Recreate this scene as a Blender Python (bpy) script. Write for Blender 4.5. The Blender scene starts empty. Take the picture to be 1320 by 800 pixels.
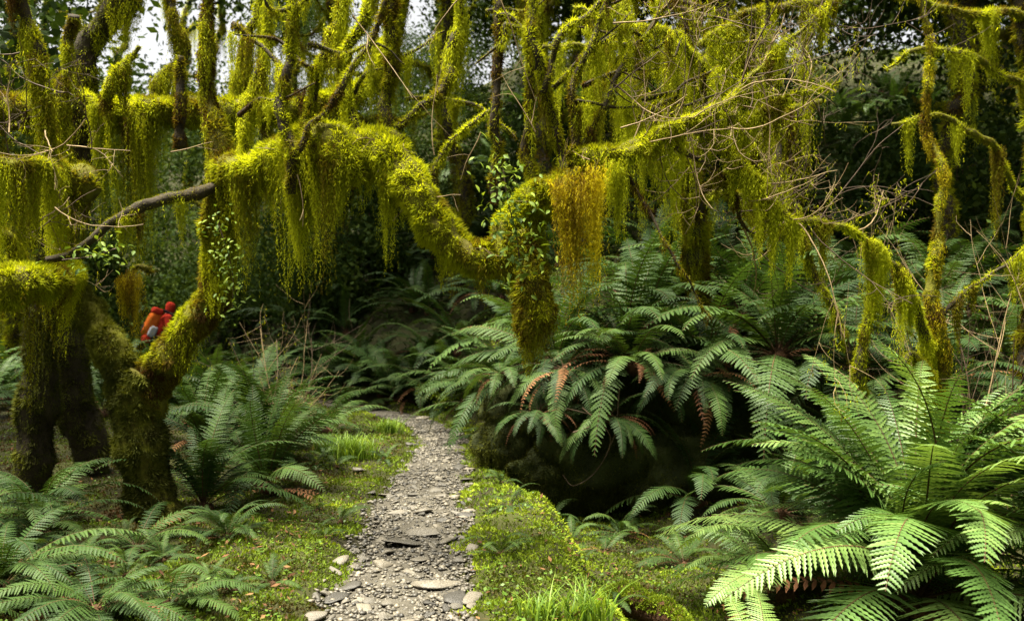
import bpy, math, numpy as np
from mathutils import Vector, Matrix, Euler
R = math.radians
rng = np.random.default_rng(11)
scene = bpy.context.scene
C = scene.collection

# ------------------------------------------------------------------ camera, sky, sun, exposure
F = 1100.0; EYE = 1.6
cam = bpy.data.cameras.new('camera'); cam.lens = 30.0; cam.sensor_width = 36.0
cam.clip_start = 0.05; cam.clip_end = 600
cam.dof.use_dof = True; cam.dof.focus_distance = 5.4; cam.dof.aperture_fstop = 2.2
camo = bpy.data.objects.new('camera', cam); C.objects.link(camo)
camo.location = (0, 0, EYE); camo.rotation_euler = (R(90), 0, 0)
scene.camera = camo
SUN_DIR = Vector((-0.22, -0.08, 1.0)).normalized()
elev = math.asin(SUN_DIR.z); az = math.atan2(SUN_DIR.x, SUN_DIR.y)
w = bpy.data.worlds.new('World'); scene.world = w; w.use_nodes = True
nt = w.node_tree; nt.nodes.clear()
sky = nt.nodes.new('ShaderNodeTexSky'); sky.sky_type = 'NISHITA'; sky.sun_disc = False
sky.sun_elevation = elev; sky.sun_rotation = az; sky.dust_density = 4.0; sky.air_density = 1.0
hs = nt.nodes.new('ShaderNodeHueSaturation'); hs.inputs['Saturation'].default_value = 0.06
bgn = nt.nodes.new('ShaderNodeBackground'); bgn.inputs['Strength'].default_value = 0.06
wo = nt.nodes.new('ShaderNodeOutputWorld')
nt.links.new(sky.outputs[0], hs.inputs['Color']); nt.links.new(hs.outputs[0], bgn.inputs[0]); nt.links.new(bgn.outputs[0], wo.inputs[0])
sl = bpy.data.lights.new('sun', 'SUN'); sl.energy = 5.0; sl.angle = R(22); sl.color = (1.0, 0.93, 0.76)
so = bpy.data.objects.new('sun', sl); C.objects.link(so); so.location = (0, 0, 30)
so.rotation_euler = SUN_DIR.to_track_quat('Z', 'Y').to_euler()
scene.view_settings.view_transform = 'Standard'; scene.view_settings.look = 'None'
scene.view_settings.exposure = 2.15; scene.view_settings.gamma = 1.0
scene.view_settings.use_curve_mapping = False

# ------------------------------------------------------------------ helpers
def px(x, y, d): return np.array([d*(x-660)/F, d, EYE+d*(400-y)/F])

def vn(P, s=1.0, o=0.0):
    P = np.asarray(P, float)*s + o
    i = np.floor(P).astype(np.int64); f = P-i; u = f*f*(3-2*f)
    def h(a, b, c):
        k = (a*73856093) ^ (b*19349663) ^ (c*83492791)
        k = (k ^ (k >> 13))*1274126177 & 0x7fffffff
        k = (k ^ (k >> 15))*668265263 & 0x7fffffff
        return (k & 0xffff)/32767.5-1
    r = 0
    for dx in (0, 1):
        for dy in (0, 1):
            for dz in (0, 1):
                wt = (u[..., 0] if dx else 1-u[..., 0])*(u[..., 1] if dy else 1-u[..., 1])*(u[..., 2] if dz else 1-u[..., 2])
                r = r+wt*h(i[..., 0]+dx, i[..., 1]+dy, i[..., 2]+dz)
    return r
def vn2(x, y, s=1.0, o=0.0):
    return vn(np.stack([x, y, np.zeros_like(x)+0.37], -1), s, o)
def sm(a, b, x):
    t = np.clip((x-a)/(b-a), 0, 1); return t*t*(3-2*t)
def norm(v): return v/(np.linalg.norm(v, axis=-1, keepdims=True)+1e-12)

def mesh(name, V, Fs, mats, tint=None, midx=None, smooth=False):
    """Fs: array (n,3) or (n,4), or a list of such arrays"""
    if isinstance(Fs, np.ndarray): Fs = [Fs]
    Fs = [np.asarray(f, np.int32) for f in Fs if len(f)]
    me = bpy.data.meshes.new(name)
    V = np.asarray(V, np.float32)
    me.vertices.add(len(V)); me.vertices.foreach_set('co', V.ravel())
    nl = sum(f.size for f in Fs); npoly = sum(len(f) for f in Fs)
    me.loops.add(nl); me.polygons.add(npoly)
    me.loops.foreach_set('vertex_index', np.concatenate([f.ravel() for f in Fs]))
    tot = np.concatenate([np.full(len(f), f.shape[1], np.int32) for f in Fs])
    st = np.concatenate([[0], np.cumsum(tot)[:-1]]).astype(np.int32)
    me.polygons.foreach_set('loop_start', st); me.polygons.foreach_set('loop_total', tot)
    if midx is not None: me.polygons.foreach_set('material_index', np.asarray(midx, np.int32))
    if smooth: me.polygons.foreach_set('use_smooth', np.ones(npoly, bool))
    if not isinstance(mats, (list, tuple)): mats = [mats]
    for m in mats: me.materials.append(m)
    if tint is not None:
        a = me.attributes.new('tint', 'FLOAT', 'POINT'); a.data.foreach_set('value', np.asarray(tint, np.float32))
    me.update(calc_edges=True)
    return me
def link(name, data, parent=None, kind=None, loc=None):
    o = bpy.data.objects.new(name, data); C.objects.link(o)
    if parent is not None: o.parent = parent
    if kind: o['kind'] = kind
    if loc is not None: o.location = loc
    return o
def thing(name, label, cat, loc=(0, 0, 0), group=None, rz=0):
    o = bpy.data.objects.new(name, None); C.objects.link(o); o.location = loc; o.rotation_euler = (0, 0, rz)
    o.empty_display_size = 0.1
    o['label'] = label; o['category'] = cat
    if group: o['group'] = group
    return o

# ------------------------------------------------------------------ materials
def newmat(name):
    m = bpy.data.materials.new(name); m.use_nodes = True; t = m.node_tree
    b = t.nodes['Principled BSDF']; return m, t, b, t.nodes['Material Output']
def ramp(t, stops):
    r = t.nodes.new('ShaderNodeValToRGB'); e = r.color_ramp.elements
    while len(e) < len(stops): e.new(0.5)
    for k, (p, c) in enumerate(stops): e[k].position = p; e[k].color = (*c, 1)
    return r
def leafmat(name, stops, transl=0.35, rough=0.7, spec=0.25, objrand=0.0, tcol=(1.25, 1.15, 0.5)):
    m, t, b, out = newmat(name)
    at = t.nodes.new('ShaderNodeAttribute'); at.attribute_name = 'tint'
    val = at.outputs['Fac']
    if objrand:
        oi = t.nodes.new('ShaderNodeObjectInfo')
        ma = t.nodes.new('ShaderNodeMath'); ma.operation = 'MULTIPLY_ADD'; ma.inputs[1].default_value = objrand
        t.links.new(oi.outputs['Random'], ma.inputs[0]); t.links.new(val, ma.inputs[2]); val = ma.outputs[0]
    r = ramp(t, stops); t.links.new(val, r.inputs[0])
    t.links.new(r.outputs[0], b.inputs['Base Color'])
    b.inputs['Roughness'].default_value = rough; b.inputs['Specular IOR Level'].default_value = spec
    tr = t.nodes.new('ShaderNodeBsdfTranslucent'); mx = t.nodes.new('ShaderNodeMixShader')
    mc = t.nodes.new('ShaderNodeMix'); mc.data_type = 'RGBA'; mc.blend_type = 'MULTIPLY'; mc.inputs[0].default_value = 1
    mc.inputs[7].default_value = (*tcol, 1)
    t.links.new(r.outputs[0], mc.inputs[6]); t.links.new(mc.outputs[2], tr.inputs[0])
    mx.inputs[0].default_value = transl
    t.links.new(b.outputs[0], mx.inputs[1]); t.links.new(tr.outputs[0], mx.inputs[2]); t.links.new(mx.outputs[0], out.inputs[0])
    return m
def noisemat(name, stops, scale=6, rough=0.9, bump=0.4, spec=0.2, detail=6):
    m, t, b, out = newmat(name)
    tc = t.nodes.new('ShaderNodeTexCoord'); n = t.nodes.new('ShaderNodeTexNoise'); n.inputs['Scale'].default_value = scale; n.inputs['Detail'].default_value = detail
    n.inputs['Roughness'].default_value = 0.65
    t.links.new(tc.outputs['Object'], n.inputs['Vector'])
    r = ramp(t, stops); t.links.new(n.outputs[0], r.inputs[0]); t.links.new(r.outputs[0], b.inputs['Base Color'])
    bp = t.nodes.new('ShaderNodeBump'); bp.inputs['Strength'].default_value = bump; bp.inputs['Distance'].default_value = 0.02
    n2 = t.nodes.new('ShaderNodeTexNoise'); n2.inputs['Scale'].default_value = scale*6; n2.inputs['Detail'].default_value = 4
    t.links.new(tc.outputs['Object'], n2.inputs['Vector'])
    t.links.new(n2.outputs[0], bp.inputs['Height']); t.links.new(bp.outputs[0], b.inputs['Normal'])
    b.inputs['Roughness'].default_value = rough; b.inputs['Specular IOR Level'].default_value = spec
    return m

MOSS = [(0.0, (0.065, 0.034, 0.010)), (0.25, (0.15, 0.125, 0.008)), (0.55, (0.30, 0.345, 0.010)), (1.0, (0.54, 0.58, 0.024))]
M = {}
M['moss'] = leafmat('moss', MOSS, 0.5, 0.8, 0.08)
M['beard'] = leafmat('beard_moss', [(0, (0.14, 0.09, 0.010)), (0.4, (0.42, 0.36, 0.012)), (1, (0.62, 0.56, 0.022))], 0.55, 0.8, 0.1)
M['moss_dark_shaded'] = leafmat('dark_shaded_moss', [(0, (0.03, 0.022, 0.008)), (0.5, (0.065, 0.075, 0.010)), (1, (0.14, 0.15, 0.014))], 0.3, 0.8, 0.15)  # dark green moss; on the forked trunk it stands in for shade
M['ground_moss'] = leafmat('ground_moss', [(0, (0.075, 0.042, 0.016)), (0.3, (0.065, 0.085, 0.012)), (0.6, (0.13, 0.20, 0.012)), (1, (0.29, 0.36, 0.022))], 0.3, 0.75, 0.15)
M['bark'] = noisemat('bark_mossy', [(0.3, (0.045, 0.034, 0.010)), (0.5, (0.10, 0.095, 0.010)), (0.7, (0.17, 0.18, 0.012))], 9)
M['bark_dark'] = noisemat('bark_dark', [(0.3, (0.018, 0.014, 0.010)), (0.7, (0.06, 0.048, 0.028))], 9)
M['twig'] = noisemat('twig_bark', [(0.3, (0.10, 0.065, 0.030)), (0.7, (0.32, 0.235, 0.12))], 12, 0.7, 0.2)
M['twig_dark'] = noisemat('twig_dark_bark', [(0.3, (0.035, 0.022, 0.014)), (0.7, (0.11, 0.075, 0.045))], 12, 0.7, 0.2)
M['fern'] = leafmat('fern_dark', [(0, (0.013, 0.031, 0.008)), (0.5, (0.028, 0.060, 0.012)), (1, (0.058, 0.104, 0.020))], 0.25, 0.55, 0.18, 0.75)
M['fern_lit'] = leafmat('fern_lit_green', [(0, (0.032, 0.070, 0.012)), (0.5, (0.078, 0.150, 0.032)), (1, (0.20, 0.30, 0.078))], 0.28, 0.42, 0.3, 0.7)  # paler copy of the fern green: light on the near ferns put into colour
M['fern_dead'] = leafmat('fern_dead', [(0, (0.05, 0.022, 0.010)), (0.5, (0.11, 0.045, 0.018)), (1, (0.22, 0.11, 0.045))], 0.2, 0.8, 0.2, 0.8)
M['rachis'] = noisemat('rachis_brown', [(0.3, (0.035, 0.018, 0.010)), (0.7, (0.11, 0.060, 0.025))], 20, 0.6, 0.1)
M['leaf'] = leafmat('canopy_leaf', [(0, (0.012, 0.024, 0.006)), (0.5, (0.027, 0.050, 0.009)), (1, (0.07, 0.10, 0.014))], 0.3, 0.7, 0.06)
M['leaf_ep'] = leafmat('epiphyte_leaf', [(0, (0.05, 0.10, 0.02)), (0.5, (0.11, 0.17, 0.016)), (1, (0.22, 0.29, 0.03))], 0.25, 0.55, 0.15, 0.9)
M['grass'] = leafmat('grass_blade', [(0, (0.05, 0.10, 0.012)), (0.5, (0.12, 0.22, 0.02)), (1, (0.26, 0.36, 0.04))], 0.35, 0.5, 0.3)
M['litter'] = leafmat('leaf_litter', [(0, (0.05, 0.024, 0.012)), (0.5, (0.10, 0.045, 0.018)), (1, (0.19, 0.10, 0.04))], 0.15, 0.8, 0.2)
M['soil'] = noisemat('forest_soil', [(0.25, (0.014, 0.011, 0.006)), (0.5, (0.026, 0.026, 0.007)), (0.75, (0.045, 0.052, 0.010))], 2.5)
M['dirt'] = noisemat('path_dirt', [(0.25, (0.035, 0.030, 0.022)), (0.55, (0.08, 0.072, 0.055)), (0.8, (0.14, 0.13, 0.105))], 14, 0.85, 0.8)
M['rock_moss'] = noisemat('rock_mossy', [(0.3, (0.018, 0.022, 0.008)), (0.6, (0.04, 0.05, 0.012)), (0.8, (0.07, 0.075, 0.03))], 4, 0.9, 0.7)
M['rot'] = noisemat('rotten_wood', [(0.3, (0.025, 0.013, 0.007)), (0.6, (0.07, 0.034, 0.014)), (0.8, (0.13, 0.07, 0.03))], 10, 0.9, 0.8)
def stonemat():
    m, t, b, out = newmat('path_stone')
    tc = t.nodes.new('ShaderNodeTexCoord'); n = t.nodes.new('ShaderNodeTexNoise'); n.inputs['Scale'].default_value = 18; n.inputs['Detail'].default_value = 6
    t.links.new(tc.outputs['Object'], n.inputs['Vector'])
    r = ramp(t, [(0.3, (0.055, 0.05, 0.041)), (0.55, (0.115, 0.106, 0.088)), (0.75, (0.21, 0.195, 0.16))]); t.links.new(n.outputs[0], r.inputs[0])
    oi = t.nodes.new('ShaderNodeObjectInfo'); at = t.nodes.new('ShaderNodeAttribute'); at.attribute_name = 'tint'
    ad = t.nodes.new('ShaderNodeMath'); ad.operation = 'ADD'; t.links.new(oi.outputs['Random'], ad.inputs[0]); t.links.new(at.outputs['Fac'], ad.inputs[1])
    fr = t.nodes.new('ShaderNodeMath'); fr.operation = 'FRACT'; t.links.new(ad.outputs[0], fr.inputs[0])
    r2 = ramp(t, [(0, (0.30, 0.30, 0.30)), (0.45, (0.8, 0.78, 0.72)), (0.8, (1.1, 1.05, 0.95)), (1, (1.5, 1.42, 1.25))]); t.links.new(fr.outputs[0], r2.inputs[0])
    mc = t.nodes.new('ShaderNodeMix'); mc.data_type = 'RGBA'; mc.blend_type = 'MULTIPLY'; mc.inputs[0].default_value = 1
    t.links.new(r.outputs[0], mc.inputs[6]); t.links.new(r2.outputs[0], mc.inputs[7]); t.links.new(mc.outputs[2], b.inputs['Base Color'])
    bp = t.nodes.new('ShaderNodeBump'); bp.inputs['Strength'].default_value = 0.5; bp.inputs['Distance'].default_value = 0.01
    t.links.new(n.outputs[0], bp.inputs['Height']); t.links.new(bp.outputs[0], b.inputs['Normal'])
    b.inputs['Roughness'].default_value = 0.55; return m
M['stone'] = stonemat()
def plain(name, col, rough=0.95):
    m, t, b, out = newmat(name)
    n = t.nodes.new('ShaderNodeTexNoise'); n.inputs['Scale'].default_value = 9
    r = ramp(t, [(0.3, tuple(c*0.75 for c in col)), (0.7, col)]); t.links.new(n.outputs[0], r.inputs[0]); t.links.new(r.outputs[0], b.inputs['Base Color'])
    b.inputs['Roughness'].default_value = rough; b.inputs['Specular IOR Level'].default_value = .1; return m

# ------------------------------------------------------------------ ground
PC = np.array([[-0.62, 0.5], [-0.62, 4.4], [-0.67, 5.2], [-0.70, 6.07], [-0.75, 7.04], [-0.77, 8.0], [-0.80, 9.26], [-0.90, 10.7], [-1.25, 12.1], [-1.9, 13.2], [-3.2, 14.6], [-5.2, 16.4], [-8.5, 18.2]])
def path_c(y):  # centre x for y below 12
    return np.interp(y, PC[:, 1], PC[:, 0])
def pw_(y): return np.interp(y, [5, 7, 9, 12], [1, 1, .84, .72])
FX = np.array([-60, -9, -6, -4.0, -2.6, -1.0, -0.1, 0.35, 0.8, 3, 6, 60.])
FY = np.array([24, 22, 19.5, 16.5, 14.6, 13.4, 11.0, 8.9, 8.55, 8.6, 8.9, 9])
def gz(x, y):
    x = np.asarray(x, float); y = np.asarray(y, float)
    z = 0.05*vn2(x, y, 0.6)+0.035*vn2(x, y, 1.7, 7)+0.045*vn2(x, y, 3.6, 3)+0.022*vn2(x, y, 9, 6)*(y < 14)
    d = x-path_c(y); inp = (1-sm(0.30, 0.55, np.abs(d)))*(y < 16)
    z = z*(1-0.85*inp)+0.06*(1-inp)*(y < 16)
    # rounded mossy verge right of the path, then a ditch
    ve = np.interp(y, [4, 4.75, 6.07, 8.6, 10, 13], [0.42, 0.36, 0.22, -0.16, -0.2, -0.3])+.13*vn2(x, y, 1.9, 71)+.06*vn2(x, y, 5, 75)
    near = 1-sm(9.5, 11, y)
    z = z-near*0.42*sm(0.0, 0.45, x-ve)+near*0.25*sm(1.1, 2.2, x-ve)
    # left bank rises a little
    z = z+0.06*sm(0.5, 2.2, path_c(y)-x)*(1-sm(13, 15, y))
    # hillside
    y0 = np.interp(x, FX, FY)+0.25*vn2(x, y, 0.9, 11)
    s = y-y0
    z = z+sm(0, 0.9, s)*(0.95+0.12*vn2(x, y, 1.3, 5))+0.44*np.clip(s-0.7, 0, 26)+0.4*np.clip(s/6, 0, 1)*vn2(x, y, 0.35, 2)
    # ground behind and around the camera stays level
    return z
def axis(a, b, st, lo, hi, g=1.18):
    core = list(np.arange(a, b+1e-6, st)); d = st; p = b
    while p < hi: d *= g; p += d; core.append(p)
    d = st; p = a; pre = []
    while p > lo: d *= g; p -= d; pre.append(p)
    return np.array(pre[::-1]+core)
gx = axis(-4.5, 4.5, 0.06, -160, 160, 1.12); gy = axis(2.5, 12.5, 0.06, -120, 200, 1.1)
X, Y = np.meshgrid(gx, gy); Z = gz(X, Y)
V = np.stack([X, Y, Z], -1).reshape(-1, 3); nx, ny = len(gx), len(gy)
ii = (np.arange(ny-1)[:, None]*nx+np.arange(nx-1)[None]).ravel()
ground = link('ground', mesh('ground', V, np.stack([ii, ii+1, ii+nx+1, ii+nx], 1), M['soil'], smooth=True), kind='structure')

# path sheet
def spl(P, n):
    P = np.asarray(P, float); Q = np.vstack([2*P[0]-P[1], P, 2*P[-1]-P[-2]]); out = []
    for i in range(1, len(Q)-2):
        t = np.linspace(0, 1, n, endpoint=False)[:, None]
        a, b, c, d = Q[i-1], Q[i], Q[i+1], Q[i+2]
        out.append(0.5*((2*b)+(-a+c)*t+(2*a-5*b+4*c-d)*t*t+(-a+3*b-3*c+d)*t**3))
    return np.vstack(out+[P[-1:]])
pc = spl(PC, 14); tg = norm(np.gradient(pc, axis=0)); nr = np.stack([tg[:, 1], -tg[:, 0]], 1)
U = np.linspace(-1, 1, 15)
hw = (0.46+0.05*vn2(pc[:, 0], pc[:, 1], 2.2, 9))*pw_(pc[:, 1])
PP = pc[:, None]+nr[:, None]*(U[None, :, None]*hw[:, None, None])
pz = gz(PP[..., 0], PP[..., 1])+0.012-0.03*(np.abs(U)**4)[None]+0.012*vn2(PP[..., 0], PP[..., 1], 9)
V = np.concatenate([PP, pz[..., None]], -1).reshape(-1, 3); a, b = len(pc), 15
ii = (np.arange(a-1)[:, None]*b+np.arange(b-1)[None]).ravel()
path = link('path', mesh('path', V, np.stack([ii, ii+1, ii+b+1, ii+b], 1), M['dirt'], smooth=True), kind='structure')

# stones
def ico(sub=1):
    import bmesh
    bm = bmesh.new(); bmesh.ops.create_icosphere(bm, subdivisions=sub, radius=1)
    V = np.array([v.co[:] for v in bm.verts]); Fc = np.array([[v.index for v in f.verts] for f in bm.faces]); bm.free(); return V, Fc
IV, IF = ico(1); IV2, IF2 = ico(2); IV3, IF3 = ico(3); IV4, IF4 = ico(4)
def rockverts(V, seed, cuts=11):
    g = np.random.default_rng(seed); V = V.copy()
    for k in range(cuts):
        n = norm(g.normal(size=3)); d = g.uniform(0.38, 0.75); s = V@n
        V -= np.clip(s-d, 0, None)[:, None]*n
    return V*(1+0.08*vn(V, 2.3, seed)[:, None])*np.array([1, g.uniform(.6, .9), g.uniform(.4, .65)])
stone_me = [mesh('stone', rockverts(IV2, 100+k), IF2, M['stone'], tint=np.zeros(len(IV2))) for k in range(10)]
def on_path(n, ymin, ymax, u=0.95, pw=1.7):
    yy = ymin+(ymax-ymin)*rng.random(n)**pw
    uu = rng.uniform(-u, u, n)
    return path_c(yy)+uu*0.44*pw_(yy), yy
sx, sy = on_path(275, 4.1, 11.5, 1.0, 1.4)
for k in range(275):
    o = link('stone', stone_me[rng.integers(10)], path)
    s = 0.024+0.052*rng.random()**2.0
    o.location = (sx[k], sy[k], float(gz(sx[k], sy[k]))+0.008+0.1*s); o.scale = (s*rng.uniform(.9, 1.6), s, s*rng.uniform(.7, 1.1))
    o.rotation_euler = (rng.normal()*0.25, rng.normal()*0.25, rng.uniform(0, 6.3))
for (x, y, s, fl) in [(550, 690, .15, .45), (520, 703, .17, .35), (492, 735, .075, .9), (545, 662, .10, .6), (515, 662, .09, .5), (462, 610, .085, .8), (560, 760, .17, .35), (590, 775, .11, .5), (610, 775, .10, .4), (480, 640, .05, .6), (570, 640, .08, .5), (545, 542, .13, .6), (600, 672, .07, .7), (590, 605, .10, .6), (535, 640, .09, .45), (450, 760, .09, .5), (430, 775, .10, .4), (545, 725, .09, .4), (575, 700, .08, .6), (600, 620, .09, .5)]:
    d = EYE*F/(y-400); X0 = d*(x-660)/F
    o = link('stone', stone_me[rng.integers(10)], path); o.scale = (s*1.25, s, s*fl)
    o.location = (X0, d, float(gz(X0, d))+0.01+0.28*s*fl); o.rotation_euler = (rng.normal()*.12, rng.normal()*.12, rng.uniform(0, 6))
n = 9500; gxp, gyp = on_path(n, 3.6, 13.0, 1.0, 1.6)
k = np.abs(gxp-path_c(gyp))/(.44*pw_(gyp))+.36*vn2(gxp, gyp, 2.6, 4)+.2*vn2(gxp, gyp, 7, 4) < .86; gxp, gyp = gxp[k], gyp[k]; n = len(gxp)
sz = 0.008+0.022*rng.random(n)**2
gv = np.stack([rockverts(IV, 300+k, 5) for k in range(12)])[rng.integers(0, 12, n)]
ang = rng.uniform(0, 6.3, n); ca, sa = np.cos(ang)[:, None], np.sin(ang)[:, None]
gv = np.stack([gv[..., 0]*ca-gv[..., 1]*sa, gv[..., 0]*sa+gv[..., 1]*ca, gv[..., 2]], -1)*sz[:, None, None]
gv[..., 0] += gxp[:, None]; gv[..., 1] += gyp[:, None]; gv[..., 2] += (gz(gxp, gyp)+0.012+sz*0.25)[:, None]
gf = (IF[None]+(np.arange(n)*len(IV))[:, None, None]).reshape(-1, 3)
link('gravel', mesh('gravel', gv.reshape(-1, 3), gf, M['stone'], tint=np.repeat(rng.random(n), len(IV))), path, 'stuff')

# ------------------------------------------------------------------ tri soup generators
def tris(P, D, S, ln, wd):
    """one blade per row: base centre P, direction D, side S"""
    a = P-S*wd[:, None]; b = P+S*wd[:, None]; c = P+D*ln[:, None]
    return np.stack([a, b, c], 1).reshape(-1, 3)
def soup(name, V, mat, tint, parent, kind='stuff'):
    Fc = np.arange(len(V), dtype=np.int32).reshape(-1, 3)
    return link(name, mesh(name, V, Fc, mat, tint=np.repeat(tint, 3)), parent, kind)
def rdir(n): return norm(rng.normal(size=(n, 3)))
def strand_tris(P0, L, T, Cn=None, conv=0.5, size=0.012, step=0.0075, rad=0.010):
    size = size*1.9; step = step*1.5; rad = rad*.7
    n = len(P0); K = np.maximum(3, (L/step)).astype(int); tot = K.sum()
    idx = np.repeat(np.arange(n), K); t = (np.arange(tot)-np.repeat(np.cumsum(K)-K, K)+rng.random(tot))/K[idx]
    p = P0[idx].copy(); p[:, 2] -= L[idx]*t
    ph = rng.uniform(0, 6.3, (n, 2)); am = rng.normal(size=(n, 2))*0.05
    p[:, :2] += am[idx]*np.sin(3*t[:, None]+ph[idx])*L[idx, None]
    if Cn is not None: p[:, :2] += (Cn-P0)[idx, :2]*(t*(np.zeros(n)+conv)[idx])[:, None]
    p += rng.normal(size=(tot, 3))*(rad*(1-0.65*t))[:, None]
    D = rng.normal(size=(tot, 3))*0.38; D[:, 2] -= 0.85; D = norm(D)
    S = norm(np.cross(D, rdir(tot)))
    ln = size*(1-0.35*t)*rng.uniform(0.6, 1.5, tot)
    return tris(p, D, S, ln, ln*0.11), T[idx]+0.18*(t-.4)+rng.normal(size=tot)*0.08

class Tube:
    def __init__(s, P, r, seg=14, lump=0.22, seed=0, n=8, crook=0.0):
        P = np.asarray(P, float); r = np.asarray(r, float)
        Q = spl(np.column_stack([P, r]), n); s.P = Q[:, :3]; s.r = np.maximum(Q[:, 3], 0.002)
        if crook:
            k = np.linspace(0, 1, len(s.P))[:, None]; wv = np.stack([vn(s.P, 3.1, seed+q*7)+.5*vn(s.P, 8, seed+q*3) for q in range(3)], 1); wv -= wv[:1]*(1-k)+wv[-1:]*k
            s.P = s.P+wv*crook; s.r = s.r*(1+.3*vn(s.P, 5, seed+50))
        s.T = norm(np.gradient(s.P, axis=0))
        ref = np.array([0, 0, 1.0]) if abs(s.T[:, 2]).mean() < 0.75 else np.array([0, 1.0, 0])
        s.A = norm(np.cross(s.T, ref)); s.B = np.cross(s.A, s.T)
        s.seed = seed; s.lump = lump; s.seg = seg
        s.cum = np.concatenate([[0], np.cumsum(np.linalg.norm(np.diff(s.P, axis=0), axis=1))]); s.len = s.cum[-1]
    def surf(s, u, th):
        """u arclength, th angle -> point, outward normal"""
        f = np.interp(u, s.cum, np.arange(len(s.cum))); i = np.clip(f.astype(int), 0, len(s.P)-2); t = (f-i)[..., None]
        P = s.P[i]*(1-t)+s.P[i+1]*t; A = norm(s.A[i]*(1-t)+s.A[i+1]*t); B = norm(s.B[i]*(1-t)+s.B[i+1]*t)
        r = s.r[i]*(1-t[..., 0])+s.r[i+1]*t[..., 0]
        N = A*np.cos(th)[..., None]+B*np.sin(th)[..., None]
        q = P+N*r[..., None]
        r = r*(1+s.lump*(vn(q, 1/(max(s.r.mean(), .02)*1.3), s.seed)+0.5*vn(q, 1/(max(s.r.mean(), .02)*.45), s.seed+5)))
        return P+N*r[..., None], N, r
    def build(s, name, mat, parent):
        m = len(s.P); th = np.linspace(0, 2*np.pi, s.seg, endpoint=False)
        Uu, TH = np.meshgrid(s.cum, th, indexing='ij')
        q, _, _ = s.surf(Uu, TH)
        V = q.reshape(-1, 3); sg = s.seg
        i = np.arange(m-1)[:, None]*sg; j = np.arange(sg)[None]; k = (j+1) % sg
        Q = np.stack([i+j, i+k, i+sg+k, i+sg+j], -1).reshape(-1, 4)
        V = np.vstack([V, s.P[0], s.P[-1]]); n0 = m*sg; jj = np.arange(sg); kk = (jj+1) % sg
        c0 = np.stack([np.full(sg, n0), kk, jj], 1); c1 = np.stack([np.full(sg, n0+1), (m-1)*sg+jj, (m-1)*sg+kk], 1)
        return link(name, mesh(name, V, [Q, c0, c1], mat, smooth=True), parent)
    def sample(s, n, u0=0, u1=1):
        # area weighted along the length
        u = rng.uniform(u0, u1, 3*n+10)*s.len; r = np.interp(u, s.cum, s.r); keep = rng.random(len(u)) < r/s.r.max()
        u = u[keep][:n]; th = rng.uniform(0, 2*np.pi, len(u)); return u, th
def fuzz(tb, parent, dens=9000, ln=0.020, mat='moss', bias=0.5, droop=0.5, name='moss_cover', cap=60000, patch=False):
    area = 2*np.pi*tb.r.mean()*tb.len; n = int(min(area*dens*1.9, cap*2))
    if n < 5: return
    u, th = tb.sample(n); n = len(u); p, N, r = tb.surf(u, th)
    side = 1-np.clip(N[:, 2], -1, 1)
    D = norm(N+rng.normal(size=(n, 3))*0.55-np.array([0, 0, 1])*(droop*side)[:, None])
    S = norm(np.cross(D, rdir(n)))
    pat = vn(p, 4.5, tb.seed)*0.42+vn(p, 15, tb.seed+3)*0.22
    if patch:
        ok = rng.random(n) < sm(-.62, -.05, vn(p, 4.5, tb.seed+31)+.5*vn(p, 13, tb.seed+37)+.25*N[:, 2]+.1); p, N, D, S, pat = p[ok], N[ok], D[ok], S[ok], pat[ok]; n = len(p)
    l = 1.35*ln*(.7+.3*min(1, tb.r.mean()/.1))*rng.uniform(0.5, 1.5, n)*(1+0.7*vn(p, 14, tb.seed+9)+.4*vn(p, 30, tb.seed+2))
    T = bias+pat+rng.normal(size=n)*0.075
    soup(name, tris(p-N*0.004, D, S, l, l*0.118), M[mat], T, parent)
DR = 1.5
def drape(tb, parent, perm=300, L=0.15, clumps=9, mat='moss', bias=0.5, sig=0.05, lo=-1.1, hi=0.3, u0=0, u1=1, conv=0.5, short=0.45, name='hanging_moss', size=0.012, step=0.0075, rad=0.010):
    ln = tb.len*(u1-u0); L = L*(1.0 if mat == 'beard' else 1.75); sig = sig*.72; short = short*.6; conv = min(.8, conv*1.5); clumps = clumps*.85; n = int(perm*ln*DR); nc = max(1, int(clumps*ln))
    if n < 3: return
    ck = rng.uniform(u0, u1, nc)*tb.len; Lk = L*rng.uniform(0.35, 1.75, nc); tk = rng.normal(size=nc)*0.2
    which = rng.integers(0, nc, n); u = np.clip(ck[which]+rng.normal(size=n)*sig, u0*tb.len, u1*tb.len)
    th = rng.uniform(0, 2*np.pi, n); p, N, r = tb.surf(u, th)
    ok = (N[:, 2] < hi) & (N[:, 2] > lo); p = p[ok]; N = N[ok]; u = u[ok]; which = which[ok]; n = len(u)
    LL = Lk[which]*np.exp(-0.6*((u-ck[which])/(sig*1.4))**2)*rng.uniform(0.45, 1.0, n)
    loose = rng.random(n) < short; LL[loose] = L*0.6*rng.random(loose.sum())
    LL = np.maximum(LL, 0.02)
    thc = np.full(n, -np.pi/2); cp, _, _ = tb.surf(ck[which], thc)
    V, T = strand_tris(p+N*0.012, LL, bias+tk[which]+rng.normal(size=n)*0.08, cp, conv*(~loose), size, step, rad)
    soup(name, V, M[mat], T, parent)
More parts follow.
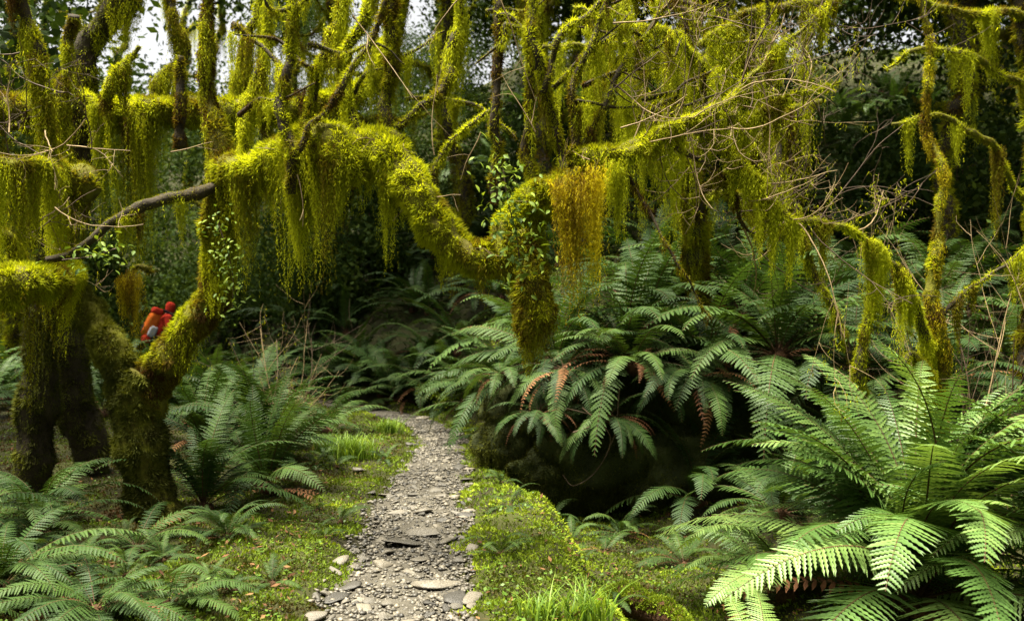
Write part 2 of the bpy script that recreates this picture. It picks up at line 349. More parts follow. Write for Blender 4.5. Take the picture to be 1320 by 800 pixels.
def limb(parent, pts, name='limb', mat='bark', lump=0.22, fz=9000, fl=0.020, fm='moss', fb=0.5, dr=None, seg=14, n=8, cap=60000):
    """pts: (pixel x, pixel y, distance in m, radius in m)"""
    P = [px(a, b, c) for a, b, c, r in pts]; r = [q[3]*(.74 if q[3] > .1 else .62) for q in pts]
    thin = name in ('stem', 'branch')
    if mat == 'bark_full_moss': thin = False; mat = 'bark'  # mossy bark with an unbroken moss cover
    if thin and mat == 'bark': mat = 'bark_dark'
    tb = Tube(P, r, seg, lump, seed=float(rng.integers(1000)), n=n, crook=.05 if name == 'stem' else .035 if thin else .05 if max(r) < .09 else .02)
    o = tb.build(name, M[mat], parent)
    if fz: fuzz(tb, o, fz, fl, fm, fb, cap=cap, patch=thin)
    for k in (dr or []): drape(tb, o, **k)
    return tb, o
# twigs ---------------------------------------------------------------
def polytube(paths, seg=4):
    Vs, Qs, off = [], [], 0
    th = np.linspace(0, 2*np.pi, seg, endpoint=False)
    for P, r in paths:
        T = norm(np.gradient(P, axis=0)); ref = np.array([0.3, 0.9, 0.2]); A = norm(np.cross(T, ref)); B = np.cross(A, T)
        q = P[:, None]+(A[:, None]*np.cos(th)[None, :, None]+B[:, None]*np.sin(th)[None, :, None])*r[:, None, None]
        m = len(P); i = np.arange(m-1)[:, None]*seg; j = np.arange(seg)[None]; k = (j+1) % seg
        Qs.append(np.stack([i+j, i+k, i+seg+k, i+seg+j], -1).reshape(-1, 4)+off); Vs.append(q.reshape(-1, 3)); off += m*seg
    return np.vstack(Vs), np.vstack(Qs)
def grow(p, d, L, r, lev, out, up=0.25, wig=0.35, kids=4):
    m = max(5, int(L/0.05)); P = [np.array(p)]; d = norm(np.array(d)); c = rng.normal(size=3)*wig*0.5; c[2] += up
    for k in range(m):
        d = norm(d+(c+rng.normal(size=3)*wig*0.9)*(1/m)*2.2); P.append(P[-1]+d*L/m)
    P = np.array(P); rr = r*np.linspace(1, 0.35, len(P)); out.append((P, rr))
    if lev > 0:
        for k in range(rng.integers(max(1, kids-2), kids+1)):
            i = int(rng.uniform(0.2, 0.9)*m); t = norm(P[min(i+1, m)]-P[i]); s = norm(t*0.6+rng.normal(size=3)*np.array([.7, .45, .7]))
            grow(P[i], s, L*rng.uniform(0.35, 0.65), max(rr[i]*0.6, 0.0018), lev-1, out, up, wig, kids)
def twig(parent, p, d, L, r=0.006, lev=2, mat='twig', up=0.25, wig=0.5, kids=4, name='twig', moss=0):
    out = []; grow(p, d, L, r, lev, out, up, wig, kids)
    V, Q = polytube(out); o = link(name, mesh(name, V, Q, M[mat], smooth=True), parent)
    if moss:
        A = np.vstack([q[0] for q in out]); k = rng.integers(0, len(A), int(moss*L)); P0 = A[k]+rng.normal(size=(len(k), 3))*0.012
        V, T = strand_tris(P0, rng.uniform(0.015, 0.07, len(k)), rng.normal(size=len(k))*0.15+0.55)
        soup('moss_tuft', V, M['moss'], T, o)
    return o, out

# ------------------------------------------------------------------ ferns
def frond_mesh(name, L, W, npair, a0, a1, mats, hi=True, bend=0.0, seed=0, droop=0.25, p0=0.10, ty='lance'):
    g = np.random.default_rng(seed); m = 28
    t = np.linspace(0, 1, m+1); an = R(a0)+(R(a1)-R(a0))*(t**1.25)
    y = np.concatenate([[0], np.cumsum(np.cos(an[:-1])*L/m)]); z = np.concatenate([[0], np.cumsum(np.sin(an[:-1])*L/m)]); x = bend*L*t**2
    P = np.stack([x, y, z], 1); T = norm(np.gradient(P, axis=0)); X = norm(np.cross(T, np.array([[0, 0, 1.0]])+1e-6*T)); X[:, 1:] *= 1; X = norm(X*np.sign(X[:, :1]+1e-9)); Nn = norm(np.cross(X, T))
    Vs, Fq, mi, tint = [], [], [], []; off = 0
    # rachis
    rr = np.linspace(0.0055, 0.0012, m+1)*(L/1.0)**0.5; th = np.array([0, 2.09, 4.19])
    q = P[:, None]+(X[:, None]*np.cos(th)[None, :, None]+Nn[:, None]*np.sin(th)[None, :, None])*rr[:, None, None]
    i = np.arange(m)[:, None]*3; j = np.arange(3)[None]; k = (j+1) % 3
    Fr = np.stack([i+j, i+k, i+3+k, i+3+j], -1).reshape(-1, 4); Vs.append(q.reshape(-1, 3)); Fq.append(Fr); mi += [1]*len(Fr); tint += [0.3]*(3*(m+1)); off = 3*(m+1)
    ns = 11 if hi else 2
    for a in range(npair):
        f = p0+(1-p0)*(a+0.5)/npair
        if ty == 'lance': wl = (np.clip((f-p0)/0.32, 0, 1)**0.6)*(1-f)**0.62*1.45
        else: wl = (np.clip((f-p0)/0.2, 0, 1)**0.5)*(1-f)**0.4*1.2
        wl = W*min(wl, 1.0)+0.008
        ff = f*m; i0 = min(int(ff), m-1); e = ff-i0
        b = P[i0]*(1-e)+P[i0+1]*e; tt = norm(T[i0]*(1-e)+T[i0+1]*e); xx = X[i0]; nn = Nn[i0]
        for sgn in (-1, 1):
            wj = wl*g.uniform(0.88, 1.08); fw = 0.22+0.45*f+g.normal()*0.07; dn = droop*g.uniform(0.5, 1.5)
            dr_ = norm(xx*sgn+tt*fw-nn*dn*0.5+g.normal(size=3)*0.05); sd = norm(np.cross(nn, dr_)); up = norm(np.cross(dr_, sd)+g.normal(size=3)*0.12)
            hwid = min(.98*(L*(1-p0)/npair)*0.5, wj*0.2)
            u = np.linspace(0, 1, ns+1)
            if hi:
                prof = np.array([.35, 1.0, .38, .95, .36, .86, .32, .72, .26, .5, .2, .04])
            else: prof = np.array([0.6, 0.95, 0.06])
            cen = b+dr_*(u*wj)[:, None]-np.array([0, 0, 1.0])*(dn*0.45*wj*u*u)[:, None]
            Lf = cen+sd*(prof*hwid)[:, None]+up*(0.2*hwid); Rt = cen-sd*(prof*hwid)[:, None]+up*(0.2*hwid)
            tv = 0.22+g.normal()*0.09
            if hi:
                vv = np.stack([Lf, cen, Rt], 1).reshape(-1, 3); i = off+np.arange(ns)*3
                Fq.append(np.vstack([np.stack([i, i+1, i+4, i+3], 1), np.stack([i+1, i+2, i+5, i+4], 1)])); mi += [0]*(2*ns)
            else:
                vv = np.stack([Lf, Rt], 1).reshape(-1, 3); i = off+np.arange(ns)*2
                Fq.append(np.stack([i, i+1, i+3, i+2], 1)); mi += [0]*ns
            tint += list(np.full(len(vv), tv)); Vs.append(vv); off += len(vv)
    return mesh(name, np.vstack(Vs), np.vstack(Fq), mats, tint=tint, midx=mi)
SHAPES = {'up': (80, 5, .0), 'arch': (72, -38, .04), 'spread': (48, -40, -.05), 'low': (25, -55, .05), 'hang': (5, -84, .03), 'stiff': (82, 35, -.03)}
FR = {}
def frondset(key, mats, hi, npair, W):
    for s, (a0, a1, bd) in SHAPES.items():
        FR[key, s] = [frond_mesh('frond', 1.0, W*q, npair, a0+v*6, a1+v*8, mats, hi, bd*(1-2*v), 17+v+len(s), droop=0.22+0.1*v) for v, q in ((0, 1.0), (1, 0.85))]
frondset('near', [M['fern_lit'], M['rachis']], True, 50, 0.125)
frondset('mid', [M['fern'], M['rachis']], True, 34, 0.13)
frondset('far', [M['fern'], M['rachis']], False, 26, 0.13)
frondset('dead', [M['fern_dead'], M['rachis']], False, 22, 0.07)
def rootstock():
    V = IV2.copy(); V[:, 2] = V[:, 2]*0.9+0.1; V *= (1+0.3*vn(IV2, 3, 4)[:, None]); return mesh('rootstock', V*0.06, IF2, M['rot'])
ROOT = rootstock()
def fern(x, y, size, nfr, key, label, group=None, mix=None, dead=0, z=None, az=None, name='fern', lean=0):
    zz = float(gz(x, y)) if z is None else z
    t = thing(name, label, 'fern', (x, y, zz), group)
    o = link('rootstock', ROOT, t); o.scale = (size*1.3,)*3
    mix = mix or ['arch', 'arch', 'up', 'spread', 'spread', 'low']
    ph = rng.uniform(0, 6.3)
    for k in range(nfr):
        s = mix[k % len(mix)]; v = FR[key, s]
        o = link('frond', v[rng.integers(len(v))], t)
        a = ph+2.39996*k+rng.normal()*0.15
        if az is not None: a = az[0]+(az[1]-az[0])*rng.random()
        sc = size*rng.uniform(0.72, 1.12)
        o.scale = (sc*rng.choice([-1, 1])*rng.uniform(.85, 1.1), sc, sc*rng.uniform(.85, 1.1)); o.rotation_euler = Euler((rng.normal()*0.12, rng.normal()*0.16, a))
        o.location = (0, 0, 0.03*size)
    for k in range(dead):
        v = FR['dead', 'hang' if k % 3 else 'low']; o = link('dead_frond', v[rng.integers(2)], t); sc = size*rng.uniform(.5, .9)
        o.scale = (sc, sc, sc); o.rotation_euler = (rng.normal()*.2, rng.normal()*.2, rng.uniform(0, 6.3))
    return t

def ray_ground(x, y):
    d = np.arange(2.5, 70, 0.03); X0 = d*(x-660)/F; Z0 = EYE+d*(400-y)/F
    h = Z0 < gz(X0, d); i = int(np.argmax(h)) if h.any() else len(d)-1
    return float(X0[i]), float(d[i])

def rebase(root, b):
    """parts were laid out in world coordinates: move the thing's origin to its base"""
    b = Vector([float(q) for q in b]); root.location = b
    for o in [o for o in C.objects if o.parent == root]: o.location = Vector(o.location)-b
# ================================================================== large trees
# ---- the arching mossy tree
tree = thing('mossy_tree', 'moss-covered tree with forked trunk and long sagging limb arching over the ferns beside the path', 'tree')
d0 = 6.3
limb(tree, [(212, 735, d0, .32), (208, 690, d0, .28), (195, 620, d0, .24), (182, 560, d0, .22), (178, 510, d0, .21), (190, 480, d0, .16)], 'trunk', fz=14000, fl=.022, fb=.62, fm='moss_dark_shaded',  # trunk moss darkened in colour for the shade of the limb overhead
     dr=[dict(perm=260, L=.06, clumps=14, bias=.65, hi=.4, sig=.08, mat='moss_dark_shaded')], seg=20)
limb(tree, [(176, 530, d0, .17), (160, 490, d0, .16), (140, 450, d0, .14), (120, 415, d0+.1, .13), (100, 385, d0+.2, .13), (88, 345, d0+.2, .12)], 'limb', fz=11000, fb=.75, fm='moss_dark_shaded', dr=[dict(perm=260, L=.10, clumps=12, bias=.7, mat='moss_dark_shaded')])  # left fork: shade put into the moss colour as on the trunk
limb(tree, [(185, 530, d0, .17), (205, 480, d0, .17), (232, 437, d0, .17), (258, 405, d0, .175), (278, 375, d0, .17), (284, 330, d0-.05, .15), (287, 280, d0-.1, .14), (292, 235, d0-.15, .14), (284, 190, d0-.15, .12), (272, 140, d0-.1, .09), (266, 70, d0-.1, .07), (268, -10, d0-.1, .06), (270, -80, d0-.1, .05)],
     'limb', fz=11000, fb=.30, dr=[dict(perm=200, L=.12, clumps=9, bias=.45, u0=.0, u1=.35, sig=.07), dict(perm=520, L=.26, clumps=9, bias=.6, u0=.36, u1=.62), dict(perm=420, L=.16, clumps=12, bias=.6, u0=.62, u1=1)])
main_tb, main_o = limb(tree, [(286, 260, 6.15, .12), (300, 222, 6.05, .13), (328, 222, 5.9, .14), (362, 208, 5.8, .16), (405, 190, 5.65, .175), (445, 192, 5.55, .175), (490, 200, 5.45, .155), (522, 218, 5.4, .13), (545, 258, 5.35, .14), (572, 300, 5.35, .155), (610, 330, 5.35, .155), (645, 340, 5.35, .15), (680, 325, 5.35, .17)],
     'limb', fz=14000, fl=.022, fb=.62, lump=.26, seg=20, cap=60000, dr=[
     dict(perm=1100, L=.30, clumps=12, bias=.50, u0=.12, u1=.62, sig=.05, short=.35), dict(perm=500, L=.16, clumps=16, bias=.58, u0=.05, u1=.62, hi=.75), dict(perm=200, L=.20, clumps=3, bias=.45, u0=.66, u1=.98, sig=.03, short=.6)])
# second hump of the limb, nearer the camera
limb(tree, [(375, 215, 5.6, .10), (400, 190, 5.5, .13), (430, 180, 5.4, .15), (450, 205, 5.38, .13), (470, 230, 5.4, .09)], 'limb', fz=14000, fb=.66, dr=[dict(perm=900, L=.30, clumps=11, bias=.55, sig=.05)])
limb(tree, [(448, 195, 5.4, .07), (480, 178, 5.4, .09), (508, 172, 5.4, .085), (525, 190, 5.4, .06)], 'limb', fz=14000, fb=.66, dr=[dict(perm=900, L=.42, clumps=10, bias=.48, sig=.04)])
# the knotted end of the limb with its hanging stub
hub_tb, hub_o = limb(tree, [(648, 345, 5.35, .15), (662, 300, 5.3, .19), (690, 262, 5.25, .21), (722, 245, 5.2, .19), (748, 225, 5.15, .12), (765, 212, 5.15, .06)], 'limb', fz=15000, fb=.5, lump=.28, seg=20,
     dr=[dict(perm=600, L=.17, clumps=14, bias=.40, hi=.5)])
limb(tree, [(672, 300, 5.28, .16), (682, 350, 5.25, .15), (688, 395, 5.22, .16), (686, 418, 5.2, .14), (681, 436, 5.2, .08), (677, 448, 5.2, .02)], 'limb', fz=14000, fb=.45, dr=[dict(perm=700, L=.14, clumps=14, bias=.5, hi=.7), dict(perm=800, L=.10, clumps=18, bias=.6, u0=.45, u1=.95, hi=.9, sig=.07)])
# golden beard under the knot
bt = Tube([px(705, 255, 5.0), px(730, 232, 4.98), px(765, 216, 5.0), px(800, 210, 5.05)], [.07, .08, .06, .03], seed=4.)
drape(bt, hub_o, perm=1700, L=.52, clumps=30, mat='beard', bias=.45, sig=.05, hi=.6, u0=.15, u1=.75, conv=.4, short=.2, name='beard_moss', size=.013)
drape(bt, hub_o, perm=800, L=.20, clumps=10, mat='moss', bias=.70, sig=.05, hi=.6, u0=.35, u1=1, conv=.4, short=.3)
UP = [  # upright stems: points, fuzz bias, drape length
 ([(375, 250, 5.45, .055), (374, 180, 5.45, .055), (368, 110, 5.45, .05), (376, 40, 5.45, .045), (380, -40, 5.45, .04)], .50, .12, 700),
 ([(384, 195, 5.3, .035), (405, 155, 5.3, .034), (440, 100, 5.3, .03), (475, 50, 5.3, .027), (505, -10, 5.3, .025)], .35, .05, 200),
 ([(500, 180, 5.5, .085), (498, 120, 5.5, .075), (498, 60, 5.5, .07), (503, -20, 5.5, .065)], .34, .08, 500),
 ([(470, 190, 5.45, .05), (455, 130, 5.5, .045), (450, 70, 5.5, .04), (470, 10, 5.5, .04), (485, -30, 5.5, .04)], .55, .18, 800),
 ([(512, 165, 5.4, .04), (540, 145, 5.4, .04), (570, 125, 5.45, .04), (580, 70, 5.5, .045), (588, 10, 5.5, .04), (592, -30, 5.5, .04)], .6, .16, 700),
 ([(556, 250, 5.4, .03), (570, 215, 5.4, .03), (590, 185, 5.4, .022), (612, 160, 5.4, .026), (632, 142, 5.4, .02)], .45, .05, 160),
 ([(640, 262, 5.35, .05), (640, 235, 5.35, .050), (639, 150, 5.35, .045), (642, 70, 5.35, .04), (645, -30, 5.35, .04)], .16, .03, 160),
 ([(728, 250, 5.15, .055), (722, 200, 5.15, .05), (708, 140, 5.15, .05), (700, 80, 5.15, .045), (690, 30, 5.15, .04), (682, -30, 5.15, .035)], .48, .12, 450),
 ([(738, 215, 5.1, .035), (742, 160, 5.1, .035), (750, 100, 5.1, .03), (768, 50, 5.1, .028), (792, -20, 5.1, .026)], .28, .05, 200),
 ([(690, 240, 5.3, .05), (682, 190, 5.3, .045), (686, 130, 5.3, .04), (684, 60, 5.3, .035), (688, -20, 5.3, .03)], .45, .12, 450),
 ([(700, 120, 5.15, .03), (715, 70, 5.15, .03), (745, 30, 5.15, .028), (785, -10, 5.15, .025)], .55, .10, 300),
 ([(640, 20, 5.2, .02), (660, 25, 5.2, .022), (685, 45, 5.17, .025), (700, 80, 5.15, .03)], .5, .06, 200),
 ([(300, 30, 5.8, .03), (330, 60, 5.8, .028), (355, 90, 5.7, .028), (372, 120, 5.5, .03)], .3, .05, 200),
 ([(385, 190, 5.5, .04), (395, 120, 5.6, .045), (420, 60, 5.6, .045), (445, -10, 5.6, .04)], .6, .20, 900),
 ([(318, 210, 5.95, .04), (330, 130, 6, .035), (350, 60, 6, .035), (345, -20, 6, .03)], .55, .25, 900),
 ([(232, 190, 6.6, .06), (232, 140, 6.6, .055), (233, 72, 6.6, .04)], .18, .04, 200),
]
for pts, fb, L, pm in UP:
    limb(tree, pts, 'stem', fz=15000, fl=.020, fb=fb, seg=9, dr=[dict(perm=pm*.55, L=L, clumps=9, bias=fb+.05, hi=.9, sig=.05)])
# right hand branches
BR = [
 ([(735, 200, 5.15, .05), (770, 208, 5.1, .045), (810, 206, 5.1, .042), (850, 190, 5.1, .038), (890, 172, 5.1, .034), (940, 162, 5.1, .03), (985, 148, 5.1, .022), (1030, 128, 5.1, .016), (1085, 105, 5.1, .010)], .55, .12, 650),
 ([(790, 205, 5.1, .035), (830, 192, 5.05, .035), (870, 165, 5.05, .032), (905, 142, 5.05, .03), (940, 118, 5.05, .026), (975, 85, 5.05, .02), (1040, 30, 5.05, .013), (1085, -10, 5.05, .009)], .6, .10, 500),
 ([(905, 175, 5.1, .025), (945, 200, 5.1, .026), (975, 235, 5.1, .024), (995, 275, 5.1, .02), (1015, 290, 5.1, .02), (1050, 283, 5.15, .022), (1085, 290, 5.2, .02), (1110, 303, 5.25, .022)], .55, .17, 700),
 ([(800, 212, 5.1, .016), (830, 258, 5.05, .014), (858, 305, 5.0, .012), (888, 355, 5.0, .009), (917, 412, 5.0, .004)], .2, .04, 120),
 ([(870, 190, 5.1, .02), (905, 215, 5.1, .02), (935, 250, 5.15, .02), (955, 285, 5.2, .016), (975, 300, 5.2, .012), (1012, 290, 5.2, .01)], .3, .08, 400),
 ([(745, 195, 5.15, .03), (780, 130, 5.2, .03), (800, 80, 5.25, .03), (840, 30, 5.3, .025), (880, -10, 5.3, .02)], .4, .12, 350),
]
brt = []
for pts, fb, L, pm in BR:
    big = len(brt) in (0, 1, 2); pts = [(a_, b_, c_, r_*(max(1, 1.8-.12*i_) if big else 1)) for i_, (a_, b_, c_, r_) in enumerate(pts)]
    tb, o = limb(tree, pts, 'branch', mat='bark' if not big else 'bark_full_moss', fz=17000, fl=.022 if big else .018, fb=fb+.08*big, seg=9, dr=[dict(perm=pm, L=L, clumps=9, bias=fb, hi=.9, sig=.04)]); brt.append(tb)
# left branch stub
limb(tree, [(60, 335, 5.7, .042), (85, 330, 5.7, .045), (110, 315, 5.7, .05), (150, 289, 5.75, .055), (200, 266, 5.85, .055), (245, 250, 5.95, .06), (285, 240, 6.05, .06)], 'branch', fz=11000, fl=.010, fb=.5, seg=10, dr=[dict(perm=500, L=.12, clumps=9, bias=.5, u0=.42, u1=1)])
# bare twigs along the right hand branches
def along(tb, u):
    i = int(u*(len(tb.P)-1)); return tb.P[i], tb.T[i], tb.r[i]
for k in range(20):
    a_, b_ = rng.uniform(210, 930), rng.uniform(-10, 150); dx, dy = rng.choice([-1, 1])*rng.uniform(50, 150), rng.uniform(-90, 70); d_ = rng.uniform(5.15, 5.9)
    pts = [(a_+dx*q+rng.normal()*12, b_+dy*q+rng.normal()*12, d_+.1*rng.normal(), .024*(1.1-.8*q)) for q in (0, .3, .6, 1)]
    limb(tree, pts, 'branch', fz=15000, fl=.016, fb=rng.uniform(.25, .6), seg=7, dr=[dict(perm=260, L=rng.uniform(.05, .16), clumps=8, bias=.5, hi=.9, sig=.04)])
for k in range(72):
    tb = brt[[0, 0, 1, 1, 2, 5, 4][k % 7]]; p, t, r = along(tb, rng.uniform(.25, 1)); s = norm(np.array([rng.uniform(.2, 1), rng.normal()*.5, rng.normal()*.75]))
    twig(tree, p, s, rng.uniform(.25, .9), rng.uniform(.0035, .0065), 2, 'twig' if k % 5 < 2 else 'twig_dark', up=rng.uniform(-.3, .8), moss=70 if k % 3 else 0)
for tb_, n_ in ((main_tb, 10), (hub_tb, 8)):
    for k in range(n_):
        p, t, r = along(tb_, rng.uniform(.1, .95)); s = np.array([rng.normal()*.6, -rng.uniform(.2, 1), rng.normal()*.6])
        twig(tree, p, s, rng.uniform(.2, .45), .004, 1, 'twig', up=rng.uniform(-1.2, .5), kids=2)
for (a, b, c, e, d_) in [(440, 208, 330, 178, 5.6), (220, 196, 275, 190, 5.8), (383, 225, 402, 290, 5.3), (645, 0, 690, 130, 5.1), (620, 170, 600, 235, 5.2), (690, 170, 640, 95, 5.1), (760, 206, 735, 198, 4.95), (455, 20, 540, 150, 5.2), (800, 165, 900, 145, 4.9), (790, 30, 930, 35, 4.9), (560, 200, 545, 90, 5.2), (590, 0, 540, 60, 5.2)]:
    p = px(a, b, d_); q = px(c, e, d_); twig(tree, p, q-p, np.linalg.norm(q-p), .0045, 1, 'twig', up=0, wig=.25, kids=2)

# ---- leafy climbers on the tree
def leaf_shape(name, mat):
    u = np.linspace(0, 1, 5); wd = np.array([.1, .7, 1, .7, .05])*.24; zc = -.35*u**2
    Lv = np.stack([wd, u, zc+.10*wd], 1); Rv = np.stack([-wd, u, zc+.10*wd], 1); Cv = np.stack([0*u, u, zc-.04], 1)
    V = np.stack([Lv, Cv, Rv], 1).reshape(-1, 3); i = np.arange(4)*3
    Q = np.vstack([np.stack([i, i+1, i+4, i+3], 1), np.stack([i+1, i+2, i+5, i+4], 1)])
    return mesh(name, V, Q, mat, tint=np.full(len(V), .05))
LEAF = leaf_shape('leaf', M['leaf_ep'])
def climber(label, pts, n, size, spread, vines=True):
    P = np.array([px(*p) for p in pts]); C0 = P.mean(0); t = thing('climbing_plant', label, 'climber', tuple(C0)); C0 = np.array(C0)
    out = []
    Q = spl(P, 10)
    out.append((Q-C0, np.full(len(Q), .004)))
    for k in range(n):
        b = Q[rng.integers(len(Q))]-C0+rng.normal(size=3)*spread*np.array([1, .45, 1]); b[1] -= abs(rng.normal())*.04
        o = link('leaf', LEAF, t); s = size*rng.uniform(.6, 1.25); o.scale = (s, s, s); o.location = b
        o.rotation_euler = Euler((rng.normal()*.5-.3, rng.normal()*.5, math.pi+rng.normal()*1.1))
    V, Qd = polytube(out); link('vine', mesh('vine', V, Qd, M['twig_dark']), t)
climber('small-leaved green plant clinging to the knotted limb end above the golden beard moss', [(648, 215, 5.02, ), (655, 260, 5.0), (665, 300, 5.02), (672, 350, 5.03)], 300, .046, .08)
climber('pale green small-leaved climber hanging on the upright limb above the fork', [(280, 285, 5.85), (292, 320, 5.85), (300, 355, 5.9), (300, 395, 5.95)], 200, .034, .06)
climber('fresh green leaves sprouting beneath the bare branch stub', [(80, 335, 5.4), (120, 330, 5.45), (150, 320, 5.5)], 90, .045, .06)

# ---- left hand tree, dark, with the thick low limb
t2 = thing('mossy_tree', 'dark shaggy tree with thick low mossy limb left of the forked trunk', 'tree')
limb(t2, [(30, 720, 7.0, .27), (42, 620, 7.0, .20), (50, 520, 7.0, .17), (52, 430, 6.9, .17), (70, 350, 6.8, .18), (85, 250, 6.8, .2), (105, 150, 6.8, .17), (110, 60, 6.8, .14), (150, 10, 6.8, .13), (190, -60, 6.8, .12)], 'trunk', mat='bark_dark', fz=6000, fm='moss_dark_shaded', fb=.4,
     dr=[dict(perm=300, L=.35, clumps=8, mat='moss_dark_shaded', bias=.5, hi=.6, u0=.25, u1=.6), dict(perm=420, L=.24, clumps=8, bias=.5, hi=.6, u0=.6, u1=1)], seg=18)
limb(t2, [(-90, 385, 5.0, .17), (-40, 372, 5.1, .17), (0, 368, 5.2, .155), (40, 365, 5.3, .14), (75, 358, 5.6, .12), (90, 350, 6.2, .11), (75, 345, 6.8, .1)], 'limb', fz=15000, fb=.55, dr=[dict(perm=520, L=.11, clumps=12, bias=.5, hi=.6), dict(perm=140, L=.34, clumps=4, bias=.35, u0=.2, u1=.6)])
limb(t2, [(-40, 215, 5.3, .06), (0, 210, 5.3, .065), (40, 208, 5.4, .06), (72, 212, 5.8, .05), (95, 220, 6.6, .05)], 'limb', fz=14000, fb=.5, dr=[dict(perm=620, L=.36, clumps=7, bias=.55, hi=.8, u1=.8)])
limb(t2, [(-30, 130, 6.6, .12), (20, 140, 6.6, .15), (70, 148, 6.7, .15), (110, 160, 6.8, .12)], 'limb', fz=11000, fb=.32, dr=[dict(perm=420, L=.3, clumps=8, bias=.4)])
limb(t2, [(15, -40, 5.9, .06), (30, 20, 5.9, .06), (42, 70, 5.9, .06), (55, 120, 5.9, .05), (62, 190, 6.1, .04), (75, 230, 6.5, .04)], 'stem', fz=14000, fb=.45, dr=[dict(perm=1100, L=.26, clumps=10, bias=.5, hi=.9)])
limb(t2, [(95, 20, 6.4, .06), (90, 90, 6.4, .06), (80, 170, 6.4, .05), (88, 260, 6.6, .05)], 'stem', fz=12000, fb=.42, dr=[dict(perm=900, L=.3, clumps=8, bias=.45, hi=.9)])
limb(t2, [(180, 60, 6.5, .02), (160, 80, 6.5, .05), (148, 105, 6.5, .07), (130, 130, 6.6, .05), (105, 110, 6.8, .04)], 'limb', fz=14000, fb=.6, dr=[dict(perm=900, L=.18, clumps=9, bias=.55, hi=.8)])
limb(t2, [(-20, 310, 6.2, .07), (5, 300, 6.2, .07), (25, 315, 6.3, .06), (40, 345, 6.5, .05)], 'limb', fz=12000, fb=.5, dr=[dict(perm=400, L=.12, clumps=8, bias=.5)])
limb(t2, [(65, 265, 6.5, .13), (100, 238, 6.4, .17), (120, 250, 6.4, .12)], 'limb', fz=9000, fb=.25, dr=[dict(perm=600, L=.2, clumps=8, bias=.4)])
for k in range(14):
    p = px(rng.uniform(10, 120), rng.uniform(60, 320), rng.uniform(5.2, 5.8)); twig(t2, p, rng.normal(size=3)*np.array([1, .3, .8]), rng.uniform(.3, .7), .0055, 2, 'twig_dark' if k % 2 else 'twig', up=.2, moss=50)
# ---- fallen log-like limb behind
t3 = thing('mossy_tree', 'mossy tree behind the fork with level log-like limb under sky gaps', 'tree')
limb(t3, [(60, 165, 7.3, .15), (110, 155, 7.3, .17), (150, 148, 7.3, .19), (190, 146, 7.3, .17), (240, 148, 7.4, .16), (300, 145, 7.4, .15), (350, 142, 7.5, .15), (400, 140, 7.6, .13), (460, 120, 7.9, .12), (500, 60, 8.1, .11), (520, -30, 8.2, .1)], 'limb', fz=12000, fl=.024, fb=.58, seg=18,
     dr=[dict(perm=900, L=.55, clumps=8, bias=.52, hi=.7, u0=.05, u1=.36), dict(perm=500, L=.16, clumps=10, bias=.4, u0=.35, u1=1)])
limb(t3, [(130, 720, 7.9, .24), (120, 600, 7.8, .22), (90, 480, 7.7, .2), (70, 350, 7.6, .18), (60, 250, 7.4, .16), (75, 175, 7.3, .15)], 'trunk', mat='bark_dark', fz=6000, fm='moss_dark_shaded', fb=.4)
limb(t3, [(185, 155, 7.3, .04), (205, 100, 7.4, .05), (235, 60, 7.4, .05), (215, 10, 7.4, .05), (212, -30, 7.4, .05)], 'stem', fz=12000, fb=.5, dr=[dict(perm=900, L=.3, clumps=8, bias=.5, hi=.9)])
limb(t3, [(300, 150, 7.5, .04), (310, 80, 7.5, .05), (330, 20, 7.5, .05), (340, -30, 7.5, .05)], 'stem', fz=12000, fb=.55, dr=[dict(perm=1400, L=.45, clumps=9, bias=.55, hi=.9)])
limb(t3, [(160, 395, 7.0, .02), (170, 350, 7.0, .03), (185, 342, 7.0, .03), (196, 350, 7.1, .02)], 'limb', fz=9000, fb=.6)
bt = Tube([px(152, 368, 6.9), px(168, 352, 6.9), px(186, 345, 6.9)], [.03, .04, .03], seed=8.)
drape(bt, t3, perm=650, L=.46, clumps=22, mat='beard', bias=.5, sig=.03, hi=.9, conv=.3, short=.25, name='beard_moss')
bt = Tube([px(172, 352, 6.9), px(180, 350, 6.9)], [.03, .03], seed=8.)
drape(bt, t3, perm=500, L=.70, clumps=40, mat='beard', bias=.4, sig=.02, hi=.9, conv=.3, short=.0, name='beard_moss')

# ---- slender mossy trees at right
t4 = thing('slender_tree', 'slender yellow-mossed tree with drooping arch branch rising behind the big bright fern', 'tree')
limb(t4, [(1222, 640, 6.0, .09), (1216, 560, 6.0, .085), (1212, 500, 6.0, .075), (1200, 440, 6.0, .065), (1196, 380, 6.0, .06), (1205, 300, 6.05, .05), (1208, 220, 6.1, .035), (1195, 140, 6.2, .03), (1190, 60, 6.2, .025), (1180, -40, 6.2, .02)], 'trunk', fz=11000, fb=.30, dr=[dict(perm=300, L=.16, clumps=9, bias=.35, hi=.9, mat='beard')], seg=10)
limb(t4, [(1200, 470, 6.0, .05), (1190, 420, 5.9, .05), (1178, 380, 5.8, .035), (1160, 348, 5.7, .03), (1140, 335, 5.6, .028), (1128, 315, 5.5, .025), (1108, 302, 5.3, .02)], 'branch', fz=13000, fb=.6, dr=[dict(perm=800, L=.22, clumps=10, bias=.55, hi=.9)], seg=9)
limb(t4, [(1112, 510, 5.6, .055), (1110, 470, 5.6, .05), (1118, 420, 5.6, .035), (1126, 370, 5.6, .028), (1136, 338, 5.6, .025)], 'branch', fz=13000, fb=.58, dr=[dict(perm=600, L=.09, clumps=12, bias=.6, hi=.9)], seg=9)
limb(t4, [(1165, 470, 5.8, .03), (1178, 455, 5.85, .035), (1195, 470, 5.9, .03), (1208, 500, 6, .03)], 'branch', fz=12000, fb=.5, dr=[dict(perm=900, L=.2, clumps=9, bias=.45, hi=.9)], seg=8)
